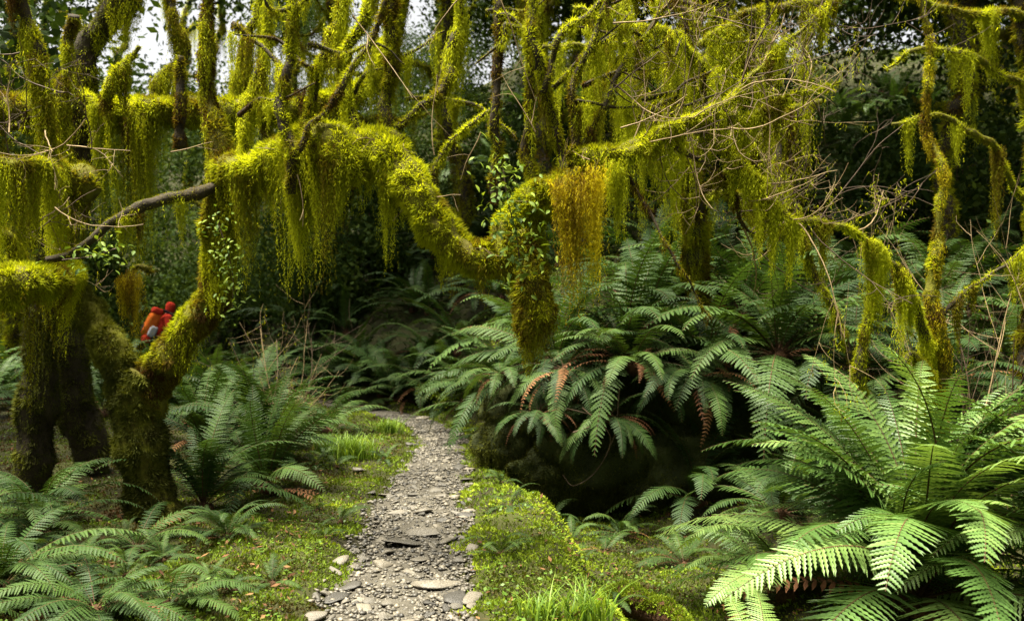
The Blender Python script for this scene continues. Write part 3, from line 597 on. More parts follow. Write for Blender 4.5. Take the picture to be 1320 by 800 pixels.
limb(t4, [(1200, 420, 6, .03), (1225, 395, 6, .03), (1260, 370, 6, .025), (1300, 340, 6, .018), (1340, 310, 6, .012)], 'branch', fz=11000, fb=.45, dr=[dict(perm=500, L=.14, clumps=8, bias=.45, hi=.9)], seg=8)
t5 = thing('slender_tree', 'thin bent stem leaning among the dark ferns behind the drooping arch branch', 'tree')
limb(t5, [(1100, 470, 7.6, .05), (1090, 430, 7.6, .05), (1062, 375, 7.6, .048), (1040, 320, 7.6, .045), (1018, 250, 7.6, .04), (1005, 170, 7.6, .04), (990, 80, 7.6, .035), (985, -30, 7.6, .03)], 'trunk', mat='bark_dark', fz=7000, fb=.45, dr=[dict(perm=300, L=.14, clumps=7, bias=.5, hi=.9)], seg=9)
for r_, b_ in ((tree, px(205, 690, 6.3)), (t2, px(40, 690, 7.0)), (t3, px(130, 700, 7.9)), (t4, px(1222, 640, 6.0)), (t5, px(1100, 470, 7.6))): rebase(r_, b_)

# ---- forest behind: trunks with limbs, draped moss and crowns; high ones added to shade the slope
def crown_mesh(seed, rad=2.6, n=5200, ls=0.13, clus=60, flat=0.6, mat='leaf'):
    g = np.random.default_rng(seed); c = g.normal(size=(clus, 3)); c = c/np.linalg.norm(c, axis=1)[:, None]*(g.random(clus)**.45)[:, None]*rad*np.array([1, 1, flat])
    k = g.integers(0, clus, n); p = c[k]+g.normal(size=(n, 3))*rad*.13
    D = g.normal(size=(n, 3)); D[:, 2] -= .3; D = norm(D); S = norm(np.cross(D, g.normal(size=(n, 3)))); l = ls*g.uniform(.6, 1.3, n)
    a = p; b = p+D*(l*.5)[:, None]+S*(l*.27)[:, None]; e = p+D*l[:, None]; f = p+D*(l*.5)[:, None]-S*(l*.27)[:, None]
    V = np.stack([a, b, e, f], 1).reshape(-1, 3); tk = g.random(clus)
    return mesh('crown', V, np.arange(4*n).reshape(-1, 4), M[mat], tint=np.repeat(.25+.5*tk[k]+g.normal(size=n)*.12, 4))
CROWN = [crown_mesh(k, n=6500) for k in range(3)]
SHRUB = [crown_mesh(20+k, 0.8, 3000, 0.07, 40, .8) for k in range(3)]
GR = 'trees standing in the forest behind'
PROTO = []
for k in range(5):   # trunks and limbs of five kinds, shared by the forest trees (9 m tall, at the origin)
    hh = np.linspace(-.3, 9, 9); ln = [-.06, .07, .03, -.03, .1][k]
    tb = Tube([np.array([ln*q+.16*rng.normal(), .12*rng.normal(), q]) for q in hh], .11*np.linspace(1.25, .5, 9), 10, .15, float(rng.integers(999)), crook=.08)
    lst = [(tb, None)]
    for j in range(4):
        q = rng.uniform(.2, .7); p, tt, rr = along(tb, q); a = j*1.7+rng.uniform(0, 1); dv = np.array([math.cos(a), math.sin(a)*.6, rng.uniform(-.1, .4)]); Ln = rng.uniform(1.2, 2.6)
        lst.append((Tube([p, p+dv*Ln*.35+[0, 0, .1], p+dv*Ln*.7+[0, 0, .05], p+dv*Ln+[0, 0, .3]], [rr*.6, rr*.5, rr*.35, .02], 8, .2, float(rng.integers(99)), crook=.08), j))
    out = []
    for tb, j in lst:
        o = tb.build('trunk' if j is None else 'limb', M['bark_dark' if j is None else 'bark'], None)
        fuzz(tb, o, 900 if j is None else 1400, .05, 'moss', .4, cap=7000)
        drape(tb, o, perm=60 if j is None else 110, L=.5, clumps=3 if j is None else 4, bias=.45, hi=.9, sig=.1, size=.022, step=.02, rad=.02, u1=.8)
        out.append((o.name.split('.')[0], o.data, [(c.name.split('.')[0], c.data) for c in C.objects if c.parent == o]))
        for c in [c for c in C.objects if c.parent == o]: bpy.data.objects.remove(c)
        bpy.data.objects.remove(o)
    PROTO.append(out)
cnt_ft = 0
def forest_tree(x, y, h, r, lean, label, crowns, moss=.4, dr=True, dark=False, ns=2):
    global cnt_ft
    z = float(gz(x, y)); t = thing('forest_tree', label, 'tree', (x, y, z), GR); k = cnt_ft % 5; cnt_ft += 1; a = rng.uniform(0, 6.3); w_ = (r*.62/.11)**.5
    for i, (nm, me, kids) in enumerate(PROTO[k]):
        if i > ns: break
        o = link(nm, me, t); o.rotation_euler = (0, 0, a); o.scale = (w_, w_, h/9)
        if dr or i:
            for n2, m2 in kids: link(n2, m2, o, 'stuff')
    for (cx, cy, cz, s) in crowns:
        o = link('crown', CROWN[rng.integers(3)], t); o.location = (cx, cy, cz); o.scale = (s, s, s*rng.uniform(.8, 1.1)); o.rotation_euler = (0, 0, rng.uniform(0, 6.3))
    return t
LBF = 'mossy forest tree standing on the fern slope behind the path'
for (x, y, h, r, ln, cr, dk, ns) in [
    (2.3, 10.6, 8, .16, -.05, [(0, 1.5, 8.5, 1.3), (2, 1, 7.4, 1.1)], False, 5), (3.6, 12.5, 9, .2, .08, [(0, 1, 8, 1.4), (-2, 2, 9, 1.2)], True, 4), (6.0, 11.5, 8, .11, -.06, [(0, 1, 7, 1.4), (2.5, 1, 7.5, 1.2)], True, 1), (7.2, 14, 10, .25, .02, [(0, 1, 8, 1.5), (2, -1, 7, 1.4)], True, 3),
    (0.4, 13.5, 9, .17, .05, [(0, 2, 8.5, 1.4), (-.5, -.5, 8, 1.2)], True, 4), (-.9, 15.8, 9, .18, -.04, [(0, 1, 9, 1.4), (1, 2, 7, 1.0)], True, 3), (1.6, 17, 10, .22, .05, [(0, 0, 7, 1.4), (1, 2, 5.2, 1.2)], True, 3), (-3.4, 18, 9, .2, .04, [(0, 0, 9.5, 1.4), (-1, -4, 9, 1.4), (2.2, -3.5, 9, 1.4), (-4, -2, 9.5, 1.4)], True, 4),  # last tree's forward crowns are out of view, added to darken the slope
    (-6.2, 22, 10, .24, .0, [(0, 0, 10, 1.4), (-1, -4, 9.5, 1.4)], True, 3), (-9.8, 17, 9, .22, .03, [(-1, 0, 8.5, 1.0), (-1.5, 1, 2.6, .8)], True, 3), (-12.5, 22, 10, .25, .0, [(0, 0, 6.5, 1.6), (0, 1, 3.6, 1.3)], True, 2), (4.5, 19, 10, .25, .0, [(0, 0, 6, 1.6), (2, 0, 4, 1.3)], True, 3),
    (9.5, 18, 10, .26, .0, [(0, 0, 6, 1.6), (0, -1, 3.4, 1.3)], True, 3), (11, 13, 9, .22, .0, [(0, 0, 6.5, 1.6), (1, 0, 4, 1.2)], True, 2), (-2, 25, 11, .25, .0, [(0, 0, 7.5, .9), (1, 1, 2.0, 1.0)], True, 2), (2, 27, 11, .25, .0, [(0, 0, 5, 1.6), (-2, 0, 3, 1.2)], True, 2),
    (7, 27, 11, .25, .0, [(0, 0, 5, 1.7), (3, 0, 3, 1.4)], True, 2), (-8, 32, 12, .3, .0, [(2, 0, 2.0, 1.0), (0, 0, 6.5, .8), (-1.5, 2, 4.6, .7)], True, 2), (-16, 30, 12, .3, .0, [(-2, 0, 5.5, 1.5), (3, 0, 1.5, 1.0)], True, 1), (-3, 36, 12, .3, .0, [(0, 0, 1.4, 1.1), (1.5, 0, 4.0, .9)], True, 1), (-20, 25, 12, .3, .0, [(0, 0, 4.5, 1.9), (1, 0, 2.2, 1.6)], True, 1), (14, 24, 12, .3, .0, [(0, 0, 4.5, 1.9)], True, 1),
    (-10.5, 30, 10, .3, .02, [(0, 0, 4, 1.2), (2, 1, 2, 1.1)], True, 2), (-13, 34, 10, .3, 0, [(0, 0, 2.6, 1.1)], True, 1), (-5.5, 29, 10, .3, 0, [(0, 0, 2.4, 1.0), (-1.2, 0, 6.2, .7), (1.6, 0, 4.8, .6)], True, 2), (-5, 38, 10, .3, 0, [(0, 0, 1.4, 1.1)], True, 1), (-17, 36, 10, .3, 0, [(0, 0, 1.6, 1.3)], True, 1), (-9, 40, 10, .3, 0, [(0, 0, 1.5, 1.3)], True, 1)]:
    t = forest_tree(x, y, h, r, ln, LBF, cr, .38 if dk else .45, True, False, ns)
    wh, gr_ = ('in the forest beyond the forked trunk', 'forked trunk') if x < -4.2 else ('on the slope beyond the bend of the path', 'bend') if x < -.4 else ('on the steep slope above the bank ferns', 'bank')
    sz_ = 'distant leafy forest tree' if y > 23 else 'mossy forest tree with draped limbs'; t['label'] = sz_+' standing '+wh; t['group'] = ('distant trees past the ' if y > 23 else 'mossy trees past the ')+gr_
LBS = 'tall leafy forest tree added around the clearing to hold back low sky light'  # added beside and behind the camera to cut low sky light
for (x, y, cr) in [(-8.5, 9, [(0, 0, 5.5, 1.5), (0, 0, 3, 1.2), (1, -2, 7, 1.3)]), (-9, 3, [(0, 0, 5.5, 1.7), (0, 0, 3, 1.4)]), (9, 7, [(0, 0, 5.5, 1.6), (0, 0, 3, 1.3)]), (9.5, 1, [(0, 0, 5.5, 1.7), (0, 0, 2.6, 1.5)]), (-5, -6, [(0, 0, 5, 1.7), (0, 0, 2.6, 1.5), (2, 0, 8, 1.5)]), (1, -8, [(0, 0, 5.5, 1.8), (0, 0, 2.8, 1.5), (0, 0, 8.5, 1.5)]), (6, -6, [(0, 0, 5, 1.8), (0, 0, 2.6, 1.5), (-1, 0, 8, 1.5)]), (-11, -3, [(0, 0, 4, 1.9)]), (12, -4, [(0, 0, 4, 1.9)])]:
    t = forest_tree(x, y, 8, .24, 0, LBS, cr, .4, False, True, 0); t['group'] = 'trees added around the clearing to block sky light'

# draped moss limbs high on the right, over the fern slope
t6 = thing('mossy_tree', 'mossy tree with heavily draped limbs among the bare twigs above the fern slope', 'tree')
limb(t6, [(905, 480, 9.4, .16), (900, 350, 9.3, .15), (890, 230, 9.2, .14), (880, 120, 9.1, .13), (890, 20, 9.0, .12), (880, -60, 9, .11)], 'trunk', mat='bark_dark', fz=5000, fl=.03, fb=.3, dr=[dict(perm=300, L=.4, clumps=6, bias=.4, hi=.9)])
for pts, L, fb in [([(780, 40, 8.0, .04), (830, 30, 8.2, .05), (880, 60, 8.6, .07), (905, 90, 9, .08)], .55, .55), ([(880, 100, 9, .1), (930, 75, 8.7, .1), (965, 85, 8.5, .1), (985, 100, 8.4, .06)], .3, .45),
                   ([(900, 60, 8.6, .06), (960, 20, 8.4, .06), (1040, 0, 8.2, .06), (1100, -10, 8, .05)], .7, .5), ([(700, 60, 8.2, .04), (760, 70, 8.4, .05), (820, 110, 8.7, .06), (880, 180, 9, .07)], .6, .5),
                   ([(880, 260, 9, .05), (960, 200, 8.8, .05), (1010, 150, 8.6, .05), (1060, 130, 8.5, .04)], .5, .4), ([(740, 10, 7.6, .03), (770, 20, 7.5, .04), (800, 5, 7.5, .04), (830, -20, 7.5, .04)], .55, .65)]:
    limb(t6, pts, 'limb', fz=6000, fl=.028, fb=fb, dr=[dict(perm=560, L=L, clumps=6, bias=fb+.05, hi=.9, sig=.05, size=.0145, step=.0115, rad=.013)], seg=10)
rebase(t6, px(905, 480, 9.4))
t7 = thing('mossy_tree', 'mossy tree with hanging moss tufts at the dark edge of the bare shrubs', 'tree')
limb(t7, [(1330, 500, 7.6, .14), (1335, 350, 7.6, .13), (1340, 200, 7.6, .12), (1325, 80, 7.6, .11), (1310, -40, 7.6, .1)], 'trunk', mat='bark_dark', fz=5000, fl=.03, fb=.3)
for pts, L in [([(1320, 20, 7.6, .06), (1260, 15, 7.2, .05), (1200, 5, 7, .04), (1150, -10, 7, .03)], .4), ([(1330, 120, 7.6, .05), (1250, 80, 7.2, .04), (1180, 70, 7, .03), (1140, 90, 7, .02)], .35), ([(1330, 260, 7.6, .05), (1270, 180, 7.2, .04), (1200, 150, 7, .03), (1150, 160, 7, .02)], .3)]:
    limb(t7, pts, 'limb', fz=6000, fl=.025, fb=.5, dr=[dict(perm=110, L=L, clumps=2, bias=.6, hi=.9, sig=.05, size=.013, step=.009)], seg=9)
rebase(t7, px(1330, 500, 7.6))

# ---- bare shrubs
for (bx, by, d_, n_, lb, mt) in [(1080, 300, 9.2, 7, 'bare tangled shrub with pale upcurved twigs beside the drooping arch branch', 'twig'), (1250, 470, 6.2, 9, 'bare dark-stemmed shrub with thin curved twigs beside the slender yellow-mossed tree', 'twig_dark'), (360, 470, 10.0, 10, 'bare brown thicket with whitish dead twigs below the sagging limb', 'twig')]:
    b = px(bx, by, d_); zg = float(gz(b[0], b[1])); t = thing('bare_shrub', lb, 'shrub', (b[0], b[1], zg))
    for k in range(n_):
        a = np.array([rng.normal()*.4, rng.normal()*.25, 1.3]); Ln = rng.uniform(1.3, 2.6) if d_ < 9.5 else rng.uniform(.7, 1.5)
        twig(t, (rng.normal()*.08, rng.normal()*.08, -.05), a, Ln, .010, 2, mt if k % 3 else ('twig_dark' if mt == 'twig' else 'twig'), up=.35, wig=.4, kids=5, name='branch', moss=40 if k % 2 else 0)

# ================================================================== bank boulder
def blob(name, c, rad, mat, parent=None, seed=0, sub=IV4, f=IF4, amp=.3):
    V = sub*(1+amp*vn(sub, 1.6, seed)+.5*amp*vn(sub, 4.2, seed+3))[:, None]*np.array(rad); return V
bl = thing('mossy_boulder', 'dark mossy overhanging boulder shaded by ferns beside the path', 'boulder', (0.25, 8.6, 0.0))
for (c, rad, sd) in [((.05, .25, .60), (.62, .6, .46), 3), ((.8, .3, .62), (.65, .6, .55), 9), ((-.2, .1, .22), (.40, .42, .34), 15), ((1.6, .2, .55), (.65, .55, .6), 21), ((.35, .35, .2), (.5, .4, .35), 33), ((.55, -.22, .08), (.62, .42, .42), 41), ((1.35, -.3, .05), (.6, .42, .45), 47), ((.05, -.3, -.05), (.4, .3, .3), 53)]:
    V = blob('rock', c, rad, None, seed=sd); o = link('rock', mesh('rock', V, IF4, M['rock_moss'], smooth=True), bl); o.location = c
    k = rng.integers(0, len(IF4), 14000); w3 = rng.dirichlet((1, 1, 1), 14000); P0 = np.einsum('ij,ijk->ik', w3, V[IF4[k]]); N = norm(P0/np.array(rad)**2)
    D = norm(N+rng.normal(size=N.shape)*.6-np.array([0, 0, .3])); S = norm(np.cross(D, rdir(len(k)))); l = .02*rng.uniform(.5, 1.6, len(k))
    soup('moss_cover', tris(P0, D, S, l, l*.22), M['moss_dark_shaded'], .45+.3*vn(P0, 5)+rng.normal(size=len(k))*.1, o)
    kk = np.nonzero((N[:, 2] < .45) & (N[:, 1] < .3))[0][:800]; V2, T2 = strand_tris(P0[kk]+N[kk]*.01, rng.uniform(.03, .22, len(kk)), .4+.25*vn(P0[kk], 4)); soup('hanging_moss', V2, M['moss_dark_shaded'], T2, o)
# roots and dead stems under the ferns
rt = thing('dead_root', 'thin curling dead root dangling in the dark hollow under the ferns', 'root', tuple(px(745, 520, 7.9)))
for (pp) in [[(745, 520), (790, 560), (775, 600), (745, 618), (722, 612)], [(730, 535), (760, 532), (800, 548)], [(740, 560), (770, 552), (800, 545)], [(800, 500), (795, 560), (780, 575)]]:
    Q = spl(np.array([px(a+rng.normal()*6, b+rng.normal()*6, 7.7+rng.normal()*.06) for a, b in pp]), 6)-np.array(rt.location); V, Qd = polytube([(Q, np.linspace(.007, .0025, len(Q)))], 5); link('root_strand', mesh('root_strand', V, Qd, M['twig_dark'], smooth=True), rt)

# ================================================================== ferns
def fp(x, y, *a, **k):
    X0, d = ray_ground(x, y); return fern(X0, d, *a, **k)
# big bright fern, lower right
B = ['up', 'arch', 'up', 'arch', 'up', 'spread', 'up', 'arch', 'low']
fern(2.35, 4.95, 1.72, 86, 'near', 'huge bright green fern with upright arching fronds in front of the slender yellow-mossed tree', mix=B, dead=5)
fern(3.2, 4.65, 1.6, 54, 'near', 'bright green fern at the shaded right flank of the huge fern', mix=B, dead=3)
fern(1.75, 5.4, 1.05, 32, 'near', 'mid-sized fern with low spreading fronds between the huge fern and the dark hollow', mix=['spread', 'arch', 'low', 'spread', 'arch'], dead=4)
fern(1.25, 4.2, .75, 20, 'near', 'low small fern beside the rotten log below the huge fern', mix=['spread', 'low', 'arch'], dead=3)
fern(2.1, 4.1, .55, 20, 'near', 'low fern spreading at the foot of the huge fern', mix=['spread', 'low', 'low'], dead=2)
# lower left ferns
Lf = ['spread', 'arch', 'low', 'spread', 'arch']
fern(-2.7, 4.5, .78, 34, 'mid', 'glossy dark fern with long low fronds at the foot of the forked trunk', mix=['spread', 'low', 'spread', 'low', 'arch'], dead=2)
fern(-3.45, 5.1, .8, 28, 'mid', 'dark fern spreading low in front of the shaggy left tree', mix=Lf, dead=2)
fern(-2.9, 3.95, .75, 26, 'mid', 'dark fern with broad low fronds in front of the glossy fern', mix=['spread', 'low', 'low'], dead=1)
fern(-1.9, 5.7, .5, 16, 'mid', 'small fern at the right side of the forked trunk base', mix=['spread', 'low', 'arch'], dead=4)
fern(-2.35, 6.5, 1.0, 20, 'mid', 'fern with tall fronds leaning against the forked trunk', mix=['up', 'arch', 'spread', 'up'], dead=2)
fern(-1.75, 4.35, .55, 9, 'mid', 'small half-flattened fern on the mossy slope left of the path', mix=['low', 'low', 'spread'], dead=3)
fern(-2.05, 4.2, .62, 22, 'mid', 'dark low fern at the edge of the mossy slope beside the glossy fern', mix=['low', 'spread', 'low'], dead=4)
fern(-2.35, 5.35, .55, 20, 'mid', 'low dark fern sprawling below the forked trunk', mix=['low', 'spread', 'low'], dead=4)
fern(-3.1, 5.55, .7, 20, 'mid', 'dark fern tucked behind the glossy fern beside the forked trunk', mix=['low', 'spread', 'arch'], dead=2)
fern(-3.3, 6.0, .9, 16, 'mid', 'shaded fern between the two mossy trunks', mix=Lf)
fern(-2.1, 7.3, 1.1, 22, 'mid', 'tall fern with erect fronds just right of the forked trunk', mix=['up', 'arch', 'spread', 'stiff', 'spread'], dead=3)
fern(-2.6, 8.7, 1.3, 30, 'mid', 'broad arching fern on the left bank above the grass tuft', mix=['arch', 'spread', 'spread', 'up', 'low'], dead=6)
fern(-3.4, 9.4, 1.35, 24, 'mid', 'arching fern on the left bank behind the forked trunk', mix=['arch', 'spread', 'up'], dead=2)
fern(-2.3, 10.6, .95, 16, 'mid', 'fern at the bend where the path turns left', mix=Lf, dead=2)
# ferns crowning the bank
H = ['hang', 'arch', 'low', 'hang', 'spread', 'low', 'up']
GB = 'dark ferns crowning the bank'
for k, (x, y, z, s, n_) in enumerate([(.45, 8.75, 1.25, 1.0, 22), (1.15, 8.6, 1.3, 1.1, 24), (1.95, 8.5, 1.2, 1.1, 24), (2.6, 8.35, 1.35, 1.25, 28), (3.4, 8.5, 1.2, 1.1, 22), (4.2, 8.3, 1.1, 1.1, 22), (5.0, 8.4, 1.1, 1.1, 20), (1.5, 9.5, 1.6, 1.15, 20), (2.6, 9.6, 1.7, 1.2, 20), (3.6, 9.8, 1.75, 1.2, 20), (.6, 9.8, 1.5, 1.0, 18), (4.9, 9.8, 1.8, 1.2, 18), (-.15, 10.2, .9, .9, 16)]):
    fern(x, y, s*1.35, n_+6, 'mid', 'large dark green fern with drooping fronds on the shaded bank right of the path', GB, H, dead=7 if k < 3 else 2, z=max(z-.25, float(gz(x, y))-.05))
fern(2.2, 7.0, 1.0, 20, 'mid', 'dark fern in the hollow behind the huge bright fern', mix=['spread', 'arch', 'low', 'hang'])
fern(3.6, 6.9, 1.1, 20, 'mid', 'dark fern behind the slender yellow-mossed tree', mix=['spread', 'arch', 'low'])
for (x, y, z_, s_, lb) in [(.5, 8.2, 1.0, .95, 'fern hanging over the dark hollow above the curling dead root'), (1.15, 8.1, 1.05, 1.05, 'fern with brown dead skirt hanging over the middle of the dark hollow'), (1.75, 8.05, .95, 1.0, 'drooping fern over the hollow behind the low spreading fern'), (.25, 7.95, .62, .62, 'low drooping fern with rusty skirt at the lip of the dark hollow'), (.9, 7.85, .6, .7, 'low rusty-skirted fern inside the dark hollow')]:
    fern(x, y, s_, 20, 'mid', lb, mix=['hang', 'low', 'hang', 'spread', 'hang'], dead=12, z=z_)
fern(-.1, 8.35, .7, 12, 'mid', 'small dark fern hanging over the edge of the mossy boulder', mix=['hang', 'low', 'hang', 'spread'], dead=4, z=.95)
for (x, y, s_) in [(.35, 7.75, .5), (.95, 7.5, .55), (.5, 7.2, .35), (1.35, 6.7, .5)]:
    fern(x, y, s_, 12, 'mid', 'small fern with rusty dead fronds down in the shaded ditch', 'ferns in the ditch', ['spread', 'low', 'arch'], dead=6)
fern(.75, 6.9, .35, 9, 'mid', 'tiny fern with reddish dead fronds in the ditch beside the mossy verge', mix=['low', 'spread'], dead=9)
for k in range(17):
    x = -4.6+.30*k; y = float(np.interp(x, FX, FY))+.05+.35*rng.random()
    fern(x, y, rng.uniform(1.1, 1.45), 20, 'mid' if x > -2.6 else 'far', 'dark green fern fringing the foot of the slope where the path bends', 'ferns along the foot of the slope', ['arch', 'spread', 'low', 'spread', 'up'], dead=2)
for (x, y, s_) in [(1.7, 7.9, 1.1), (2.5, 7.6, 1.1), (3.2, 7.7, 1.1), (4.3, 7.3, 1.2)]:
    fern(x, y, s_, 20, 'mid', 'dark fern at the foot of the shaded bank behind the huge fern', 'dark ferns at the foot of the bank', ['arch', 'spread', 'low', 'up'], dead=3)
# ferns on the slope
GS = 'ferns covering the slope behind'
cnt = 0; placed = []
for it in range(4000):
    if cnt >= 200: break
    x = rng.uniform(-14, 13); y = rng.uniform(9.8, 26)
    if abs(x)/y > .66: continue
    y0 = float(np.interp(x, FX, FY))
    if y < y0+.15 and not (x < -3 and y > 11 and abs(np.hypot(pc[:, 0]-x, pc[:, 1]-y).min()) > 1.0): continue
    if x > -.2 and y < 10.4: continue
    if any((x-a)**2+(y-b)**2 < (.38+.016*y)**2 for a, b in placed): continue
    if np.hypot(x+7.4, y-18) < 1.2: continue
    placed.append((x, y)); cnt += 1
    fern(x, y, rng.uniform(1.0, 1.5), int(rng.integers(16, 22)), 'far', 'dark green fern on the far slope beyond the forked trunk' if x < -4.2 else 'dark green fern on the slope beyond the bend of the path' if x < -.4 else 'dark green fern on the steep slope above the shaded bank', 'ferns beyond the forked trunk' if x < -4.2 else 'ferns beyond the bend' if x < -.4 else 'ferns above the bank', ['arch', 'spread', 'low', 'spread', 'up'], dead=1 if cnt % 4 == 0 else 0)
# understory shrubs on the slope
for k in range(34):
    y = rng.uniform(13, 30); x = rng.uniform(-.68, .66)*y
    if y < float(np.interp(x, FX, FY))+1.5: continue
    if np.hypot(x+7.4, y-18) < 1.8 or (abs(x/y+.41) < .1 and y < 19): continue
    t = thing('understory_shrub', 'dark leafy shrub in the undergrowth beyond the forked trunk' if x < -4.2 else 'dark leafy shrub on the slope beyond the bend of the path' if x < -.4 else 'dark leafy shrub on the steep slope above the bank ferns', 'shrub', (x, y, float(gz(x, y))), 'shrubs beyond the forked trunk' if x < -4.2 else 'shrubs beyond the bend' if x < -.4 else 'shrubs above the bank'); s = rng.uniform(.8, 1.9)
    o = link('crown', SHRUB[rng.integers(3)], t); o.location = (0, 0, .7*s); o.scale = (s, s, s*1.1); o.rotation_euler = (0, 0, rng.uniform(0, 6))
    out = []; grow((0, 0, -.1), (0.1, 0, 1), .9*s, .025, 1, out); V, Q = polytube(out); link('stem', mesh('stem', V, Q, M['twig_dark']), t)
n = 105000; y = 9.5+26*rng.random(n)**1.3; x = rng.uniform(-.68, .68, n)*y; k = (y > np.interp(x, FX, FY)-.2) & (np.hypot(x+7.4, y-18) > .9) & (vn2(x, y, .9, 41) > -.85); x, y = x[k], y[k]; n = len(x)
hgt = .35*np.clip(.5+.6*vn2(x, y, 1.4, 51), .05, 1)*(1+(y-10)*.05); P0 = np.stack([x, y, gz(x, y)+hgt*rng.random(n)], -1); D = rng.normal(size=(n, 3)); D[:, 2] = np.abs(D[:, 2])*.5; D = norm(D); S = norm(np.cross(D, np.array([0, 0, 1.])+.5*rng.normal(size=(n, 3)))); l = (.03+.055*rng.random(n))*(.7+.045*y)
V = np.stack([P0, P0+D*(l*.5)[:, None]+S*(l*.2)[:, None], P0+D*l[:, None], P0+D*(l*.5)[:, None]-S*(l*.2)[:, None]], 1).reshape(-1, 3)
o = link('undergrowth', mesh('undergrowth', V, np.arange(4*n).reshape(-1, 4), M['leaf'], tint=np.repeat(.5+.3*vn2(x, y, 1.1, 61)+.15*rng.normal(size=n), 4)), None, 'stuff'); o['label'] = 'low dark green undergrowth covering the forest slope between the ferns'; o['category'] = 'undergrowth'
for k in range(22):
    y = rng.uniform(15.5, 25); x = rng.uniform(-.52, -.12)*y
    if np.hypot(x+7.4, y-18) < 2.0 or (abs(x/y+.41) < .14 and y < 20.5) or np.hypot(pc[:, 0]-x, pc[:, 1]-y).min() < 1.3: continue
    t = thing('understory_shrub', 'dark rounded shrub crowding the forest edge past the hiker', 'shrub', (x, y, float(gz(x, y))), 'rounded shrubs past the hiker'); s = rng.uniform(1.3, 2.4)
    o = link('crown', SHRUB[rng.integers(3)], t); o.location = (0, 0, .65*s); o.scale = (s, s, s*1.05); o.rotation_euler = (0, 0, rng.uniform(0, 6))
    out = []; grow((0, 0, -.1), (0.1, 0, 1), .9*s, .025, 1, out); V, Q = polytube(out); link('stem', mesh('stem', V, Q, M['twig_dark']), t)
# small bush at the bend
t = thing('small_bush', 'small yellow-green leafy bush beside the path where it bends', 'bush', (-.95, 12.9, float(gz(-.95, 12.9))))
o = link('crown', crown_mesh(50, .45, 1500, .05, 25, .8, 'ground_moss'), t); o.location = (0, 0, .3)
out = []; grow((0, 0, -.05), (0, 0, 1), .45, .01, 1, out); V, Q = polytube(out); link('stem', mesh('stem', V, Q, M['twig_dark']), t)

# ================================================================== ground cover
def scatter(n, ymin, ymax, pw=1.6):
    y = ymin+(ymax-ymin)*rng.random(n)**pw; x = rng.uniform(-.64, .64, n)*y; return x, y
x, y = scatter(400000, 3.4, 14, 1.75)
dp = np.abs(x-path_c(y))/(.46*pw_(y)); edge = 1-sm(.66, .98, dp+.36*vn2(x, y, 2.6, 4)+.2*vn2(x, y, 7, 4)); keep = rng.random(len(x)) > edge*1.0-.0
keep &= (rng.random(len(x)) < np.where(x > 1.6, .3, np.where(x < -2.6, .45, 1)))
x, y = x[keep], y[keep]; n = len(x); z = gz(x, y)
e = .02; N = norm(np.stack([gz(x-e, y)-gz(x+e, y), gz(x, y-e)-gz(x, y+e), np.full(n, 2*e)], -1))
hum = .5+.5*vn2(x, y, 5.5, 21); P0 = np.stack([x, y, z-.003], -1)+N*(hum*.03*rng.random(n))[:, None]
D = norm(N+rng.normal(size=(n, 3))*.6); S = norm(np.cross(D, rdir(n))); l = (.009+.015*rng.random(n)**2)*(1+.5*hum)*(.7+.06*y)
# right verge is the lushest moss, the left slope has more brown litter
T = .52+.36*vn2(x, y, 2.2, 8)+.3*vn2(x, y, 6, 3)+rng.normal(size=n)*.12-.26*sm(.6, 1.5, path_c(y)-x)+.1*(x > path_c(y))
soup('ground_moss', tris(P0, D, S, l, l*.36), M['ground_moss'], T, None)
gm = bpy.data.objects['ground_moss']; gm['label'] = 'bright green moss carpeting both banks of the path'; gm['category'] = 'moss'
# herb leaves
x, y = scatter(9000, 3.4, 12, 1.6); k = (np.abs(x-path_c(y)) > .48) & (x < 1.4) & (vn2(x, y, 2.4, 31) > -.15); x, y = x[k], y[k]; n = len(x)
P0 = np.stack([x, y, gz(x, y)+.02+.04*rng.random(n)], -1); D = rng.normal(size=(n, 3)); D[:, 2] = np.abs(D[:, 2])*.3; D = norm(D); S = norm(np.cross(D, np.array([0, 0, 1.])+.3*rng.normal(size=(n, 3)))); l = .014+.022*rng.random(n)
V = np.stack([P0, P0+D*(l*.55)[:, None]+S*(l*.33)[:, None], P0+D*l[:, None], P0+D*(l*.55)[:, None]-S*(l*.33)[:, None]], 1).reshape(-1, 3)
o = link('ground_herbs', mesh('ground_herbs', V, np.arange(4*n).reshape(-1, 4), M['grass'], tint=np.repeat(rng.random(n)*.5, 4)), None, 'stuff'); o['label'] = 'small leafy herbs scattered through the moss beside the path'; o['category'] = 'herbs'
# litter
x, y = scatter(9000, 3.4, 12, 1.5); k = (np.abs(x-path_c(y)) > .3) & ((x < path_c(y)-.5) | (x > .2) | (rng.random(len(x)) < .12)); x, y = x[k], y[k]; n = len(x)
P0 = np.stack([x, y, gz(x, y)+.015+.015*rng.random(n)], -1); D = rng.normal(size=(n, 3)); D[:, 2] *= .3; D = norm(D); S = norm(np.cross(D, np.array([0, 0, 1.])+.35*rng.normal(size=(n, 3)))); l = .015+.05*rng.random(n)**2
V = np.stack([P0, P0+D*(l*.5)[:, None]+S*(l*.2)[:, None], P0+D*l[:, None], P0+D*(l*.5)[:, None]-S*(l*.2)[:, None]], 1).reshape(-1, 3)
o = link('leaf_litter', mesh('leaf_litter', V, np.arange(4*n).reshape(-1, 4), M['litter'], tint=np.repeat(rng.random(n), 4)), None, 'stuff'); o['label'] = 'brown dead leaves lying on the forest floor'; o['category'] = 'litter'
k = 0
